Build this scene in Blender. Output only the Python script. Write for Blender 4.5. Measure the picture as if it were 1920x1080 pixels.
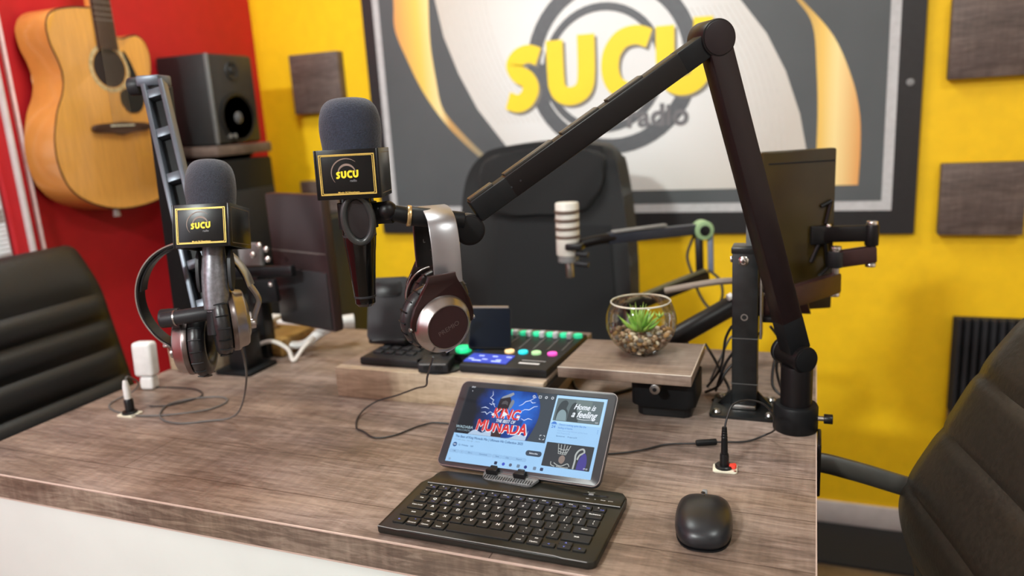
import bpy, bmesh, math, random
from mathutils import Matrix, Vector
random.seed(7)
PI = math.pi
for o in list(bpy.data.objects): bpy.data.objects.remove(o)
SC = bpy.context.scene
COL = SC.collection
V = Vector

# ------------------------------------------------------------------ camera
cam_d = bpy.data.cameras.new('camera'); cam = bpy.data.objects.new('camera', cam_d); COL.objects.link(cam)
cam.matrix_world = Matrix(((0.92971204, -0.02749706, 0.36725936, 0), (0.36333964, 0.23138998, -0.90246495, 0),
                           (-0.060165, 0.97247241, 0.22511683, 1.20), (0, 0, 0, 1)))
cam_d.sensor_width = 36; cam_d.lens = 26.546; cam_d.clip_start = .02
cam_d.dof.use_dof = True; cam_d.dof.focus_distance = 0.87; cam_d.dof.aperture_fstop = 3.1
SC.camera = cam
# ------------------------------------------------------------------ world, exposure, lights
w = bpy.data.worlds.new('world'); SC.world = w; w.use_nodes = True
w.node_tree.nodes['Background'].inputs[0].default_value = (.55, .62, .75, 1)
w.node_tree.nodes['Background'].inputs[1].default_value = .6
SC.view_settings.view_transform = 'Standard'; SC.view_settings.look = 'None'
SC.view_settings.gamma = 1; SC.view_settings.use_curve_mapping = False
SC.view_settings.exposure = 0.12
def area(name, loc, aim, sx, sy, power, col=(1, 1, 1)):
    d = bpy.data.lights.new(name, 'AREA'); d.shape = 'RECTANGLE'; d.size = sx; d.size_y = sy; d.energy = power; d.color = col
    o = bpy.data.objects.new(name, d); COL.objects.link(o); o.location = loc
    o.rotation_euler = (V(aim) - V(loc)).to_track_quat('-Z', 'Y').to_euler()
    return o
area('ceiling_panel_lamp', (-0.95, 1.15, 2.545), (-0.95, 1.15, 0), .55, .55, 19, (.93, 1, .965))
area('ceiling_panel_lamp', (-1.05, -1.5, 2.545), (-.75, -.2, .6), .24, .24, 108, (.94, 1, .965))
area('ceiling_panel_lamp', (0.9, 0.1, 2.545), (0.9, 0.1, 0), .55, .55, 18, (.93, 1, .965))
area('window_daylight', (-1.6, -1.0, 1.55), (0.5, .9, .9), 1.0, 1.1, 15, (.78, .92, 1))

# ------------------------------------------------------------------ materials
MT = {}
def _nodes(m):
    m.use_nodes = True; nt = m.node_tree; return nt, nt.nodes['Principled BSDF']
def N(nt, typ, **kw):
    n = nt.nodes.new(typ)
    for k, v in kw.items(): setattr(n, k, v)
    return n
def mat(name, col, rough=.5, metal=0., var=.08, scale=60., bump=0., coat=0., emit=0., sheen=0., stretch=(1, 1, 1), spec=.5):
    if name in MT: return MT[name]
    m = bpy.data.materials.new(name); nt, b = _nodes(m)
    tc = N(nt, 'ShaderNodeTexCoord'); mp = N(nt, 'ShaderNodeMapping'); mp.inputs['Scale'].default_value = stretch
    nt.links.new(tc.outputs['Object'], mp.inputs[0])
    no = N(nt, 'ShaderNodeTexNoise'); no.inputs['Scale'].default_value = scale; no.inputs['Detail'].default_value = 4
    nt.links.new(mp.outputs[0], no.inputs['Vector'])
    cr = N(nt, 'ShaderNodeValToRGB')
    cr.color_ramp.elements[0].position = .3; cr.color_ramp.elements[1].position = .7
    cr.color_ramp.elements[0].color = tuple(max(0, c * (1 - var)) for c in col) + (1,)
    cr.color_ramp.elements[1].color = tuple(min(1, c * (1 + var)) for c in col) + (1,)
    nt.links.new(no.outputs['Fac'], cr.inputs[0]); nt.links.new(cr.outputs[0], b.inputs['Base Color'])
    b.inputs['Roughness'].default_value = rough; b.inputs['Metallic'].default_value = metal
    b.inputs['Coat Weight'].default_value = coat; b.inputs['Coat Roughness'].default_value = .08
    b.inputs['Sheen Weight'].default_value = sheen; b.inputs['Specular IOR Level'].default_value = spec
    if emit:
        nt.links.new(cr.outputs[0], b.inputs['Emission Color']); b.inputs['Emission Strength'].default_value = emit
    if bump:
        bp = N(nt, 'ShaderNodeBump'); bp.inputs['Strength'].default_value = bump; bp.inputs['Distance'].default_value = .002
        nt.links.new(no.outputs['Fac'], bp.inputs['Height']); nt.links.new(bp.outputs[0], b.inputs['Normal'])
    MT[name] = m; return m
def wood(name, dark, mid, light, seams=True, gscale=1., rough=.42):
    m = bpy.data.materials.new(name); nt, b = _nodes(m); L = nt.links.new
    tc = N(nt, 'ShaderNodeTexCoord')
    mp = N(nt, 'ShaderNodeMapping'); mp.inputs['Scale'].default_value = (5.5 * gscale, 44 * gscale, 44 * gscale); L(tc.outputs['Object'], mp.inputs[0])
    n1 = N(nt, 'ShaderNodeTexNoise'); n1.inputs['Scale'].default_value = 2.3; n1.inputs['Detail'].default_value = 9; n1.inputs['Roughness'].default_value = .68; n1.inputs['Distortion'].default_value = 1.3
    L(mp.outputs[0], n1.inputs['Vector'])
    mp2 = N(nt, 'ShaderNodeMapping'); mp2.inputs['Scale'].default_value = (2.6, 7, 7); L(tc.outputs['Object'], mp2.inputs[0])
    n2 = N(nt, 'ShaderNodeTexNoise'); n2.inputs['Scale'].default_value = 1.6; n2.inputs['Detail'].default_value = 5; L(mp2.outputs[0], n2.inputs['Vector'])
    mp3 = N(nt, 'ShaderNodeMapping'); mp3.inputs['Scale'].default_value = (60, 9, 9); L(tc.outputs['Object'], mp3.inputs[0])   # cross saw marks
    n3 = N(nt, 'ShaderNodeTexNoise'); n3.inputs['Scale'].default_value = 2.; n3.inputs['Detail'].default_value = 4; L(mp3.outputs[0], n3.inputs['Vector'])
    mx = N(nt, 'ShaderNodeMath', operation='MULTIPLY_ADD'); mx.inputs[1].default_value = .62; L(n1.outputs['Fac'], mx.inputs[0])
    m2 = N(nt, 'ShaderNodeMath', operation='MULTIPLY'); m2.inputs[1].default_value = .50; L(n2.outputs['Fac'], m2.inputs[0]); L(m2.outputs[0], mx.inputs[2])
    m3 = N(nt, 'ShaderNodeMath', operation='MULTIPLY_ADD'); m3.inputs[1].default_value = .16; L(n3.outputs['Fac'], m3.inputs[0]); L(mx.outputs[0], m3.inputs[2])
    cr = N(nt, 'ShaderNodeValToRGB'); e = cr.color_ramp.elements
    e[0].position = .44; e[0].color = dark + (1,); e[1].position = .82; e[1].color = light + (1,)
    k = e.new(.61); k.color = mid + (1,)
    L(m3.outputs[0], cr.inputs[0]); out = cr.outputs[0]
    # warm/cool hue drift of the print
    mp4 = N(nt, 'ShaderNodeMapping'); mp4.inputs['Scale'].default_value = (3, 8, 8); mp4.inputs['Location'].default_value = (3.3, 1.7, .4); L(tc.outputs['Object'], mp4.inputs[0])
    n4 = N(nt, 'ShaderNodeTexNoise'); n4.inputs['Scale'].default_value = 1.4; L(mp4.outputs[0], n4.inputs['Vector'])
    cr4 = N(nt, 'ShaderNodeValToRGB'); cr4.color_ramp.elements[0].position = .35; cr4.color_ramp.elements[1].position = .65
    cr4.color_ramp.elements[0].color = (1.0, .90, .80, 1); cr4.color_ramp.elements[1].color = (1, .94, .93, 1); L(n4.outputs['Fac'], cr4.inputs[0])
    mm = N(nt, 'ShaderNodeMix', data_type='RGBA', blend_type='MULTIPLY'); mm.inputs[0].default_value = 1
    L(out, mm.inputs[6]); L(cr4.outputs[0], mm.inputs[7]); out = mm.outputs[2]
    if seams:
        mb = N(nt, 'ShaderNodeMapping'); mb.inputs['Location'].default_value = (.31, .006, 0); L(tc.outputs['Object'], mb.inputs[0])
        br = N(nt, 'ShaderNodeTexBrick'); br.offset = .37; br.inputs['Scale'].default_value = 1; br.inputs['Mortar Size'].default_value = .0007
        br.inputs['Brick Width'].default_value = .93; br.inputs['Row Height'].default_value = .098
        br.inputs['Color1'].default_value = (1, 1, 1, 1); br.inputs['Color2'].default_value = (.86, .84, .82, 1); br.inputs['Mortar'].default_value = (.32, .27, .25, 1)
        L(mb.outputs[0], br.inputs['Vector'])
        m5 = N(nt, 'ShaderNodeMix', data_type='RGBA', blend_type='MULTIPLY'); m5.inputs[0].default_value = 1
        L(out, m5.inputs[6]); L(br.outputs['Color'], m5.inputs[7]); out = m5.outputs[2]
    L(out, b.inputs['Base Color']); b.inputs['Roughness'].default_value = rough
    bp = N(nt, 'ShaderNodeBump'); bp.inputs['Strength'].default_value = .25; bp.inputs['Distance'].default_value = .001
    L(m3.outputs[0], bp.inputs['Height']); L(bp.outputs[0], b.inputs['Normal'])
    MT[name] = m; return m
def ramp_mat(name, axis, lo, hi, stops, rough=.45, emit=0.):
    """flat print or lamp colour graded along one object axis"""
    m = bpy.data.materials.new(name); nt, b = _nodes(m); L = nt.links.new
    tc = N(nt, 'ShaderNodeTexCoord'); sp = N(nt, 'ShaderNodeSeparateXYZ'); L(tc.outputs['Object'], sp.inputs[0])
    mr = N(nt, 'ShaderNodeMapRange'); mr.inputs[1].default_value = lo; mr.inputs[2].default_value = hi; L(sp.outputs[axis], mr.inputs[0])
    cr = N(nt, 'ShaderNodeValToRGB'); e = cr.color_ramp.elements
    e[0].position, e[0].color = stops[0][0], stops[0][1] + (1,); e[1].position, e[1].color = stops[-1][0], stops[-1][1] + (1,)
    for p, c in stops[1:-1]: k = e.new(p); k.color = c + (1,)
    L(mr.outputs[0], cr.inputs[0]); L(cr.outputs[0], b.inputs['Base Color']); b.inputs['Roughness'].default_value = rough
    if emit: L(cr.outputs[0], b.inputs['Emission Color']); b.inputs['Emission Strength'].default_value = emit
    MT[name] = m; return m
def thin_glass(name, tint=(.95, .98, .97)):
    m = bpy.data.materials.new(name); m.use_nodes = True; nt = m.node_tree; nt.nodes.clear(); L = nt.links.new
    out = N(nt, 'ShaderNodeOutputMaterial'); mx = N(nt, 'ShaderNodeMixShader'); tr = N(nt, 'ShaderNodeBsdfTransparent'); gl = N(nt, 'ShaderNodeBsdfGlossy')
    tr.inputs[0].default_value = tint + (1,); gl.inputs['Roughness'].default_value = .02
    lw = N(nt, 'ShaderNodeLayerWeight'); lw.inputs[0].default_value = .32
    pw = N(nt, 'ShaderNodeMath', operation='MULTIPLY'); pw.inputs[1].default_value = .75; L(lw.outputs['Fresnel'], pw.inputs[0])
    L(pw.outputs[0], mx.inputs[0]); L(tr.outputs[0], mx.inputs[1]); L(gl.outputs[0], mx.inputs[2]); L(mx.outputs[0], out.inputs[0])
    MT[name] = m; return m

DESK = wood('laminate_desk', (.062, .046, .038), (.178, .137, .116), (.39, .32, .275))
DESK_EDGE = wood('laminate_edge', (.055, .042, .033), (.155, .125, .098), (.38, .33, .26), seams=False)
RISERW = wood('laminate_riser', (.27, .225, .165), (.44, .375, .285), (.62, .55, .45), seams=False)
SHELFW = wood('laminate_shelf', (.11, .088, .073), (.22, .175, .147), (.36, .30, .26), seams=False)
PANELW = wood('acoustic_panel_wood', (.045, .032, .03), (.10, .075, .068), (.19, .15, .135), seams=False, rough=.55)
EDGEP = mat('edge_banding', (.56, .43, .37), .4)
WHITE = mat('white_lacquer', (.66, .71, .68), .35, var=.03, scale=8)
YEL = mat('yellow_wall_paint', (.95, .58, .0005), .62, var=.04, scale=30, bump=.05)
RED = mat('red_wall_paint', (.50, .006, .012), .6, var=.06, scale=25, bump=.05)
OFFW = mat('off_white_paint', (.72, .70, .66), .7, var=.03)
SKIRT = mat('skirting_paint', (.62, .56, .56), .5, var=.1, scale=20)
FLOOR = wood('floor_laminate', (.05, .035, .022), (.11, .08, .05), (.2, .15, .10), seams=False)
MAT_BLK = mat('black_rug', (.012, .012, .014), .95, bump=.5, scale=300)
BLK = mat('black_plastic', (.007, .007, .008), .36, spec=.35)
BLKM = mat('black_matte_plastic', (.007, .0075, .0085), .48, spec=.2)
BLKMET = mat('black_anodised_metal', (.0065, .0052, .0056), .40, spec=.25)
BLKGL = mat('black_gloss_lacquer', (.004, .004, .004), .13, spec=.5)
BLKPOW = mat('black_powder_coat', (.009, .010, .011), .32, spec=.4, var=.35, scale=90, bump=.08)
CHROME = mat('bright_steel', (.75, .74, .72), .22, metal=1)
STEEL = mat('brushed_steel', (.45, .44, .43), .32, metal=1)
SILV = mat('satin_silver', (.44, .41, .40), .30, metal=.95, var=.04)
GUNM = mat('gunmetal_satin', (.20, .165, .16), .30, metal=.9, var=.04)
CAPM = mat('brown_gunmetal_cap', (.042, .017, .019), .42, metal=.3, var=.04)
MAROON = mat('dark_brown_metal', (.05, .022, .022), .35, metal=.5)
DGREY = mat('dark_grey_plastic', (.020, .021, .024), .45, spec=.3)
GREY = mat('mid_grey', (.22, .22, .22), .5)
FOAM = mat('charcoal_foam', (.020, .025, .044), .95, var=.45, scale=700, bump=.6, sheen=.25)
FOAM2 = mat('charcoal_foam_light', (.032, .035, .050), .95, var=.35, scale=700, bump=.6, sheen=.25)
GOLD = mat('gold_print', (.80, .56, .14), .3, metal=.35)
BRASS = mat('brass', (.62, .43, .20), .3, metal=.8)
YPRINT = mat('yellow_print', (.95, .72, .02), .5)
WPRINT = mat('white_print', (.85, .87, .88), .5)
BPRINT = mat('blue_print', (.10, .13, .62), .5)
GPRINT = mat('grey_print', (.16, .16, .17), .5)
KEYM = mat('key_plastic', (.012, .012, .0115), .42, spec=.35)
KBM = mat('keyboard_case', (.015, .015, .0125), .34, spec=.4, var=.05)
LEATH = mat('black_leather', (.007, .008, .010), .42, var=.2, scale=200, bump=.25)
LEATHB = mat('worn_brown_black_leather', (.020, .017, .013), .38, var=.2, scale=150, bump=.25)
FABRIC = mat('black_chair_fabric', (.006, .0068, .0075), .9, var=.3, scale=500, bump=.5, sheen=.1)
CABLE = mat('black_cable', (.014, .013, .014), .45)
CABLEG = mat('grey_cable', (.12, .115, .11), .5)
CABLEW = mat('white_cable', (.7, .66, .6), .5)
ABSW = mat('white_plastic', (.75, .75, .74), .4)
IVORY = mat('ivory_plastic', (.70, .66, .52), .45)
REDP = mat('red_plastic', (.8, .05, .03), .4, emit=.15)
GLASS = thin_glass('clear_glass')

# ------------------------------------------------------------------ geometry helpers
WM = {}                                    # world matrix of every object made here
def frame(o, x, y=None, z=None):
    """matrix with origin o and axes x, y, z"""
    x = V(x).normalized()
    if z is None: y = (V(y) - V(y).dot(x) * x).normalized(); z = x.cross(y)
    else: z = (V(z) - V(z).dot(x) * x).normalized(); y = z.cross(x)
    m = Matrix((x, y, z)).transposed().to_4x4(); m.translation = V(o); return m
def axis_frame(p0, d, hint=(0, 0, 1)):
    """matrix with z along d"""
    z = V(d).normalized(); h = V(hint)
    if abs(z.dot(h.normalized())) > .97: h = V((1, 0, 0))
    x = h.cross(z).normalized(); y = z.cross(x)
    m = Matrix((x, y, z)).transposed().to_4x4(); m.translation = V(p0); return m
def catmull(pts, per=8, closed=False):
    P = [V(p) for p in pts]; n = len(P); out = []
    rng = range(n if closed else n - 1)
    for i in rng:
        if closed: a, b, c, d = P[(i - 1) % n], P[i], P[(i + 1) % n], P[(i + 2) % n]
        else: a, b, c, d = P[max(i - 1, 0)], P[i], P[i + 1], P[min(i + 2, n - 1)]
        for k in range(per):
            t = k / per
            out.append(.5 * ((2 * b) + (-a + c) * t + (2 * a - 5 * b + 4 * c - d) * t * t + (-a + 3 * b - 3 * c + d) * t ** 3))
    if not closed: out.append(P[-1])
    return out
class G:
    def __init__(s): s.bm = bmesh.new()
    def _grid(s, rings, close_u=True, cap0=True, cap1=True):
        vs = [[s.bm.verts.new(p) for p in r] for r in rings]
        for i in range(len(vs) - 1):
            n = len(vs[i])
            for j in range(n if close_u else n - 1):
                s.bm.faces.new((vs[i][j], vs[i][(j + 1) % n], vs[i + 1][(j + 1) % n], vs[i + 1][j]))
        if close_u:
            if cap0 and len(vs[0]) > 2: s.bm.faces.new(vs[0][::-1])
            if cap1 and len(vs[-1]) > 2: s.bm.faces.new(vs[-1])
        return s
    def box(s, c, d, M=None, bev=0., seg=2):
        x, y, z = (k / 2 for k in d); c = V(c)
        t = bmesh.new(); bmesh.ops.create_cube(t, size=1)
        for v in t.verts: v.co = V((v.co.x * d[0], v.co.y * d[1], v.co.z * d[2]))
        if bev: bmesh.ops.bevel(t, geom=list(t.edges), offset=min(bev, min(d) * .49), segments=seg, profile=.5, affect='EDGES')
        T = (M or Matrix()) @ Matrix.Translation(c); t.transform(T); s.merge(t); return s
    def merge(s, t):
        me = bpy.data.meshes.new('t'); t.to_mesh(me); t.free(); s.bm.from_mesh(me); bpy.data.meshes.remove(me); return s
    def lathe(s, prof, M=None, n=32, closed=False):
        M = M or Matrix(); rings = []
        for r, z in prof:
            rings.append([M @ V((max(r, 1e-5) * math.cos(2 * PI * k / n), max(r, 1e-5) * math.sin(2 * PI * k / n), z)) for k in range(n)])
        if closed: rings.append(None)
        if closed:
            rings.pop(); vs = [[s.bm.verts.new(p) for p in r] for r in rings]; m = len(vs)
            for i in range(m):
                for j in range(n): s.bm.faces.new((vs[i][j], vs[i][(j + 1) % n], vs[(i + 1) % m][(j + 1) % n], vs[(i + 1) % m][j]))
            return s
        return s._grid(rings)
    def cyl(s, p0, p1, r0, r1=None, n=24, bev=0.):
        p0, p1 = V(p0), V(p1); r1 = r0 if r1 is None else r1; L = (p1 - p0).length; M = axis_frame(p0, p1 - p0)
        if bev: prof = [(r0 - bev, 0), (r0 - bev * .3, bev * .3), (r0, bev), (r1, L - bev), (r1 - bev * .3, L - bev * .3), (r1 - bev, L)]
        else: prof = [(r0, 0), (r1, L)]
        return s.lathe(prof, M, n)
    def tube(s, pts, r, n=8, per=6, smooth=True, closed=False, flat=None):
        P = catmull(pts, per, closed) if smooth else [V(p) for p in pts]
        rings = []; up = None; m = len(P)
        for i, p in enumerate(P):
            t = (P[(i + 1) % m] - P[(i - 1) % m]) if closed else (P[min(i + 1, m - 1)] - P[max(i - 1, 0)])
            t = t.normalized() if t.length > 1e-9 else V((0, 0, 1))
            if up is None:
                up = V((0, 0, 1)) if abs(t.z) < .9 else V((1, 0, 0))
            up = (up - up.dot(t) * t).normalized(); sd = t.cross(up)
            rr = r(i / max(1, m - 1)) if callable(r) else r
            rings.append([p + rr * (math.cos(2 * PI * k / n) * sd + math.sin(2 * PI * k / n) * up * (flat or 1)) for k in range(n)])
        if closed: rings.append(rings[0])
        return s._grid(rings, cap0=not closed, cap1=not closed)
    def prism(s, out, h, M=None, bev=0., seg=2):
        """closed 2-D outline extruded from z=0 to z=h in frame M"""
        t = bmesh.new(); a = [t.verts.new((p[0], p[1], 0)) for p in out]; b = [t.verts.new((p[0], p[1], h)) for p in out]; n = len(out)
        t.faces.new(a[::-1]); t.faces.new(b)
        for i in range(n): t.faces.new((a[i], a[(i + 1) % n], b[(i + 1) % n], b[i]))
        if bev:
            ed = [e for e in t.edges if abs(e.verts[0].co.z - e.verts[1].co.z) < 1e-9]
            bmesh.ops.bevel(t, geom=ed, offset=bev, segments=seg, profile=.5, affect='EDGES')
        bmesh.ops.recalc_face_normals(t, faces=list(t.faces))
        if M: t.transform(M)
        return s.merge(t)
    def poly(s, pts): s.bm.faces.new([s.bm.verts.new(p) for p in pts]); return s
    def strip(s, left, right):
        a = [s.bm.verts.new(p) for p in left]; b = [s.bm.verts.new(p) for p in right]
        for i in range(len(a) - 1): s.bm.faces.new((a[i], a[i + 1], b[i + 1], b[i]))
        return s
    def sphere(s, c, r, M=None, n=12):
        t = bmesh.new(); bmesh.ops.create_uvsphere(t, u_segments=n, v_segments=max(6, n * 2 // 3), radius=1)
        r = r if hasattr(r, '__len__') else (r, r, r)
        t.transform((M or Matrix()) @ Matrix.Translation(V(c)) @ Matrix.Diagonal((r[0], r[1], r[2], 1))); return s.merge(t)
    def obj(s, name, m, parent=None, smooth=True, ang=38, origin=None, M=None, recalc=True):
        bm = s.bm
        if M: bm.transform(M)
        if recalc: bmesh.ops.recalc_face_normals(bm, faces=list(bm.faces))
        if parent is not None: base = WM[parent.name]
        elif origin is not None: base = Matrix.Translation(V(origin))
        else:
            lo = [min(v.co[i] for v in bm.verts) for i in range(3)]; hi = [max(v.co[i] for v in bm.verts) for i in range(3)]
            base = Matrix.Translation(V(((lo[0] + hi[0]) / 2, (lo[1] + hi[1]) / 2, lo[2])))
        bm.transform(base.inverted())
        if smooth:
            for f in bm.faces: f.smooth = True
            ca = math.radians(ang)
            for e in bm.edges:
                if len(e.link_faces) == 2: e.smooth = e.calc_face_angle(0) < ca
        me = bpy.data.meshes.new(name); bm.to_mesh(me); bm.free()
        me.materials.append(m); return link(name, me, parent, base)
def link(name, me, parent, base):
    o = bpy.data.objects.new(name, me); COL.objects.link(o)
    if parent is not None: o.parent = parent
    else: o.matrix_world = base
    WM[o.name] = base.copy(); return o
def tag(o, label, cat, group=None):
    o['label'] = label; o['category'] = cat
    if group: o['group'] = group
    return o
def thing(name, label, cat, loc=(0, 0, 0), group=None):
    o = bpy.data.objects.new(name, None); COL.objects.link(o); o.empty_display_size = .05; o.location = V(loc)
    WM[o.name] = Matrix.Translation(V(loc)); return tag(o, label, cat, group)
def lab(o, text): o['label'] = text; return o
def struct(o): o['kind'] = 'structure'; return o
TXT = {}
def text_bm(s, size, bold=0., extr=0., align='CENTER', shear=0.):
    key = (s, size, bold, extr, align, shear)
    if key not in TXT:
        c = bpy.data.curves.new('text', 'FONT'); c.body = s; c.size = size; c.offset = bold; c.extrude = extr; c.shear = shear
        c.align_x = align; c.align_y = 'CENTER'; c.resolution_u = 3
        o = bpy.data.objects.new('text', c); COL.objects.link(o)
        dg = bpy.context.evaluated_depsgraph_get(); me = bpy.data.meshes.new_from_object(o.evaluated_get(dg))
        TXT[key] = me; bpy.data.objects.remove(o)
    b = bmesh.new(); b.from_mesh(TXT[key]); return b
def add_text(g, s, size, M, **k):
    b = text_bm(s, size, **k); b.transform(M); g.merge(b); return g
def rrect(x0, y0, x1, y1, r, n=5):
    out = []
    for cx, cy, a0 in ((x1 - r, y1 - r, 0), (x0 + r, y1 - r, 90), (x0 + r, y0 + r, 180), (x1 - r, y0 + r, 270)):
        for k in range(n + 1):
            a = math.radians(a0 + 90 * k / n); out.append((cx + r * math.cos(a), cy + r * math.sin(a)))
    return out
def flat(g, pts, M, h=0.): g.poly([M @ V((p[0], p[1], h)) for p in pts]); return g
def stroke(pts, wd, closed=False, per=8, wfun=None):
    """left/right borders of a 2-D stroke"""
    P = catmull([(p[0], p[1], 0) for p in pts], per, closed) if per else [V((p[0], p[1], 0)) for p in pts]
    L, Rr = [], []; m = len(P)
    for i, p in enumerate(P):
        t = (P[(i + 1) % m] - P[(i - 1) % m]) if closed else (P[min(i + 1, m - 1)] - P[max(i - 1, 0)])
        t.normalize(); nrm = V((-t.y, t.x, 0)); k = wd / 2 * (wfun(i / (m - 1)) if wfun else 1)
        L.append(p + nrm * k); Rr.append(p - nrm * k)
    if closed: L.append(L[0]); Rr.append(Rr[0])
    return L, Rr
def add_stroke(g, pts, wd, M, h=0., **k):
    L, Rr = stroke(pts, wd, **k); g.strip([M @ (p + V((0, 0, h))) for p in L], [M @ (p + V((0, 0, h))) for p in Rr]); return g
def border(g, w_, h_, t, r, M, z=0., c=(0, 0)):
    a = rrect(c[0] - w_, c[1] - h_, c[0] + w_, c[1] + h_, r, 4); b = rrect(c[0] - w_ + t, c[1] - h_ + t, c[0] + w_ - t, c[1] + h_ - t, max(r - t, .00005), 4)
    A = [M @ V((p[0], p[1], z)) for p in a]; B = [M @ V((p[0], p[1], z)) for p in b]
    g.strip(A + A[:1], B + B[:1]); return g
def ring2d(cx, cz, r, n=48): return [(cx + r * math.cos(2 * PI * k / n), cz + r * math.sin(2 * PI * k / n)) for k in range(n)]
def sucu(g, M, h=0., k=1.):
    """bold four-letter wordmark, drawn in wall metres: S U C U"""
    ww = .050
    S = [(-.737, 1.352), (-.765, 1.362), (-.795, 1.355), (-.812, 1.333), (-.800, 1.308), (-.775, 1.292), (-.765, 1.265), (-.780, 1.237), (-.806, 1.226), (-.838, 1.236)]
    U1 = [(-.688, 1.392), (-.688, 1.30), (-.684, 1.26), (-.664, 1.240), (-.632, 1.239), (-.606, 1.258), (-.598, 1.30), (-.596, 1.400)]
    Cc = [(-.420, 1.374), (-.455, 1.386), (-.495, 1.378), (-.523, 1.345), (-.530, 1.30), (-.518, 1.262), (-.488, 1.240), (-.455, 1.238), (-.425, 1.250)]
    U2 = [(-.378, 1.402), (-.378, 1.31), (-.372, 1.27), (-.350, 1.248), (-.318, 1.246), (-.290, 1.266), (-.282, 1.31), (-.278, 1.415)]
    for L in (S, U1, Cc, U2): add_stroke(g, L, ww, M, h)
    return g
exec_late = []

# ================================================================== THE SETTING
XL, YB, XR, YF, ZC = -1.74, 2.14, 2.0, -2.6, 2.56
def slab(name, lo, hi, m, o=None):
    g = G().box([(a + b) / 2 for a, b in zip(lo, hi)], [b - a for a, b in zip(lo, hi)])
    return struct(g.obj(name, m, smooth=False))
slab('floor', (XL - .1, YF - .1, -.06), (XR + .1, YB + .1, 0), FLOOR)
slab('ceiling', (XL - .1, YF - .1, ZC), (XR + .1, YB + .1, ZC + .06), OFFW)
slab('wall_back', (XL - .1, YB, 0), (XR + .1, YB + .1, ZC), YEL)
slab('wall_right', (XR, YF, 0), (XR + .1, YB, ZC), OFFW)
slab('wall_front', (XL - .1, YF - .1, 0), (XR + .1, YF, ZC), OFFW)
WY0, WY1, WZ0, WZ1 = .15, 1.205, .86, 1.345          # window opening in the left wall
g = G()
for lo, hi in (((XL - .1, YF, 0), (XL, WY0, ZC)), ((XL - .1, WY1, 0), (XL, YB, ZC)), ((XL - .1, WY0, 0), (XL, WY1, WZ0)), ((XL - .1, WY0, WZ1), (XL, WY1, ZC))):
    g.box([(a + b) / 2 for a, b in zip(lo, hi)], [b - a for a, b in zip(lo, hi)])
struct(g.obj('wall_left', RED, smooth=False))
o = struct(G().box((XR / 2 + XL / 2, YB - .005, .035), (XR - XL, .010, .07), bev=.004).obj('baseboard_back', SKIRT))
o = struct(G().box((XL + .008, 0, .035), (.016, YB * 2 - .1, .07), bev=.004).obj('baseboard_left', SKIRT))
# window: frame, pane, and a striped day-night blind made of slats
wf = thing('window_1', '', '', (XL, WY1, WZ0)); del wf['label']; del wf['category']; wf['kind'] = 'structure'
g = G()
for c, d in ((((WY0 + WY1) / 2, WZ0 + .015), (WY1 - WY0, .03)), (((WY0 + WY1) / 2, WZ1 - .015), (WY1 - WY0, .03)), ((WY0 + .015, (WZ0 + WZ1) / 2), (.03, WZ1 - WZ0)), ((WY1 - .015, (WZ0 + WZ1) / 2), (.03, WZ1 - WZ0))):
    g.box((XL - .05, c[0], c[1]), (.06, d[0], d[1]), bev=.003)
g.obj('window_frame', WHITE, wf)
SKYG = mat('daylight_pane', (.80, .88, 1.0), .3, emit=.9, var=.02)
G().box((XL - .085, (WY0 + WY1) / 2, (WZ0 + WZ1) / 2), (.006, WY1 - WY0 - .04, WZ1 - WZ0 - .04)).obj('pane', SKYG, wf)
bl = thing('roller_blind', 'white and grey striped day-night blind at the window on the red wall', 'blind', (XL - .01, .68, WZ0))
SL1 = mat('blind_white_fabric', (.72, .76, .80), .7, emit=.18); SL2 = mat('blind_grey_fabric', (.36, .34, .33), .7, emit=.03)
k = 0; z = WZ0 + .006
while z < WZ1 - .03:
    band = ((z - .915) % .105) < .034
    G().box((XL - .012, (WY0 + WY1) / 2, z + .0048), (.0025, WY1 - WY0 - .02, .0088), bev=.001).obj('slat', SL2 if band else SL1, bl)
    z += .0105
G().cyl((XL - .012, WY0 + .01, WZ1 - .02), (XL - .012, WY1 - .01, WZ1 - .02), .014).obj('roller_tube', SL1, bl)
# white conduits running up the red wall beside the window
PINKW = mat('conduit_plastic', (.82, .62, .62), .4)
struct(G().box((XL + .006, 1.264, 1.28), (.012, .008, 2.5), bev=.002).obj('trim_1', PINKW))
struct(G().box((XL + .008, 1.236, 1.28), (.016, .009, 2.5), bev=.002).obj('trim_2', SKIRT))
# ceiling light panels (outside the picture)
LEDM = mat('led_diffuser', (1, .97, .92), .5, emit=3.0)
for lx, ly, wh in ((-.95, 1.15, 'above the desk'), (-1.05, -1.5, 'behind the viewer'), (.9, .1, 'to the right of the viewer')):
    t = thing('ceiling_light', 'square white ceiling light panel ' + wh, 'light', (lx, ly, 2.55))
    g = G()
    for dx, dy, sx, sy in ((0, .3, .62, .02), (0, -.3, .62, .02), (.3, 0, .02, .62), (-.3, 0, .02, .62)): g.box((lx + dx, ly + dy, 2.553), (sx, sy, .014))
    g.obj('frame', WHITE, t)
    G().box((lx, ly, 2.556), (.58, .58, .006)).obj('diffuser', LEDM, t)
tag(G().box((.45, 2.022, .004), (1.6, .205, .008), bev=.002).obj('rug', MAT_BLK), 'black mat on the floor along the yellow wall', 'mat')

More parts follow.
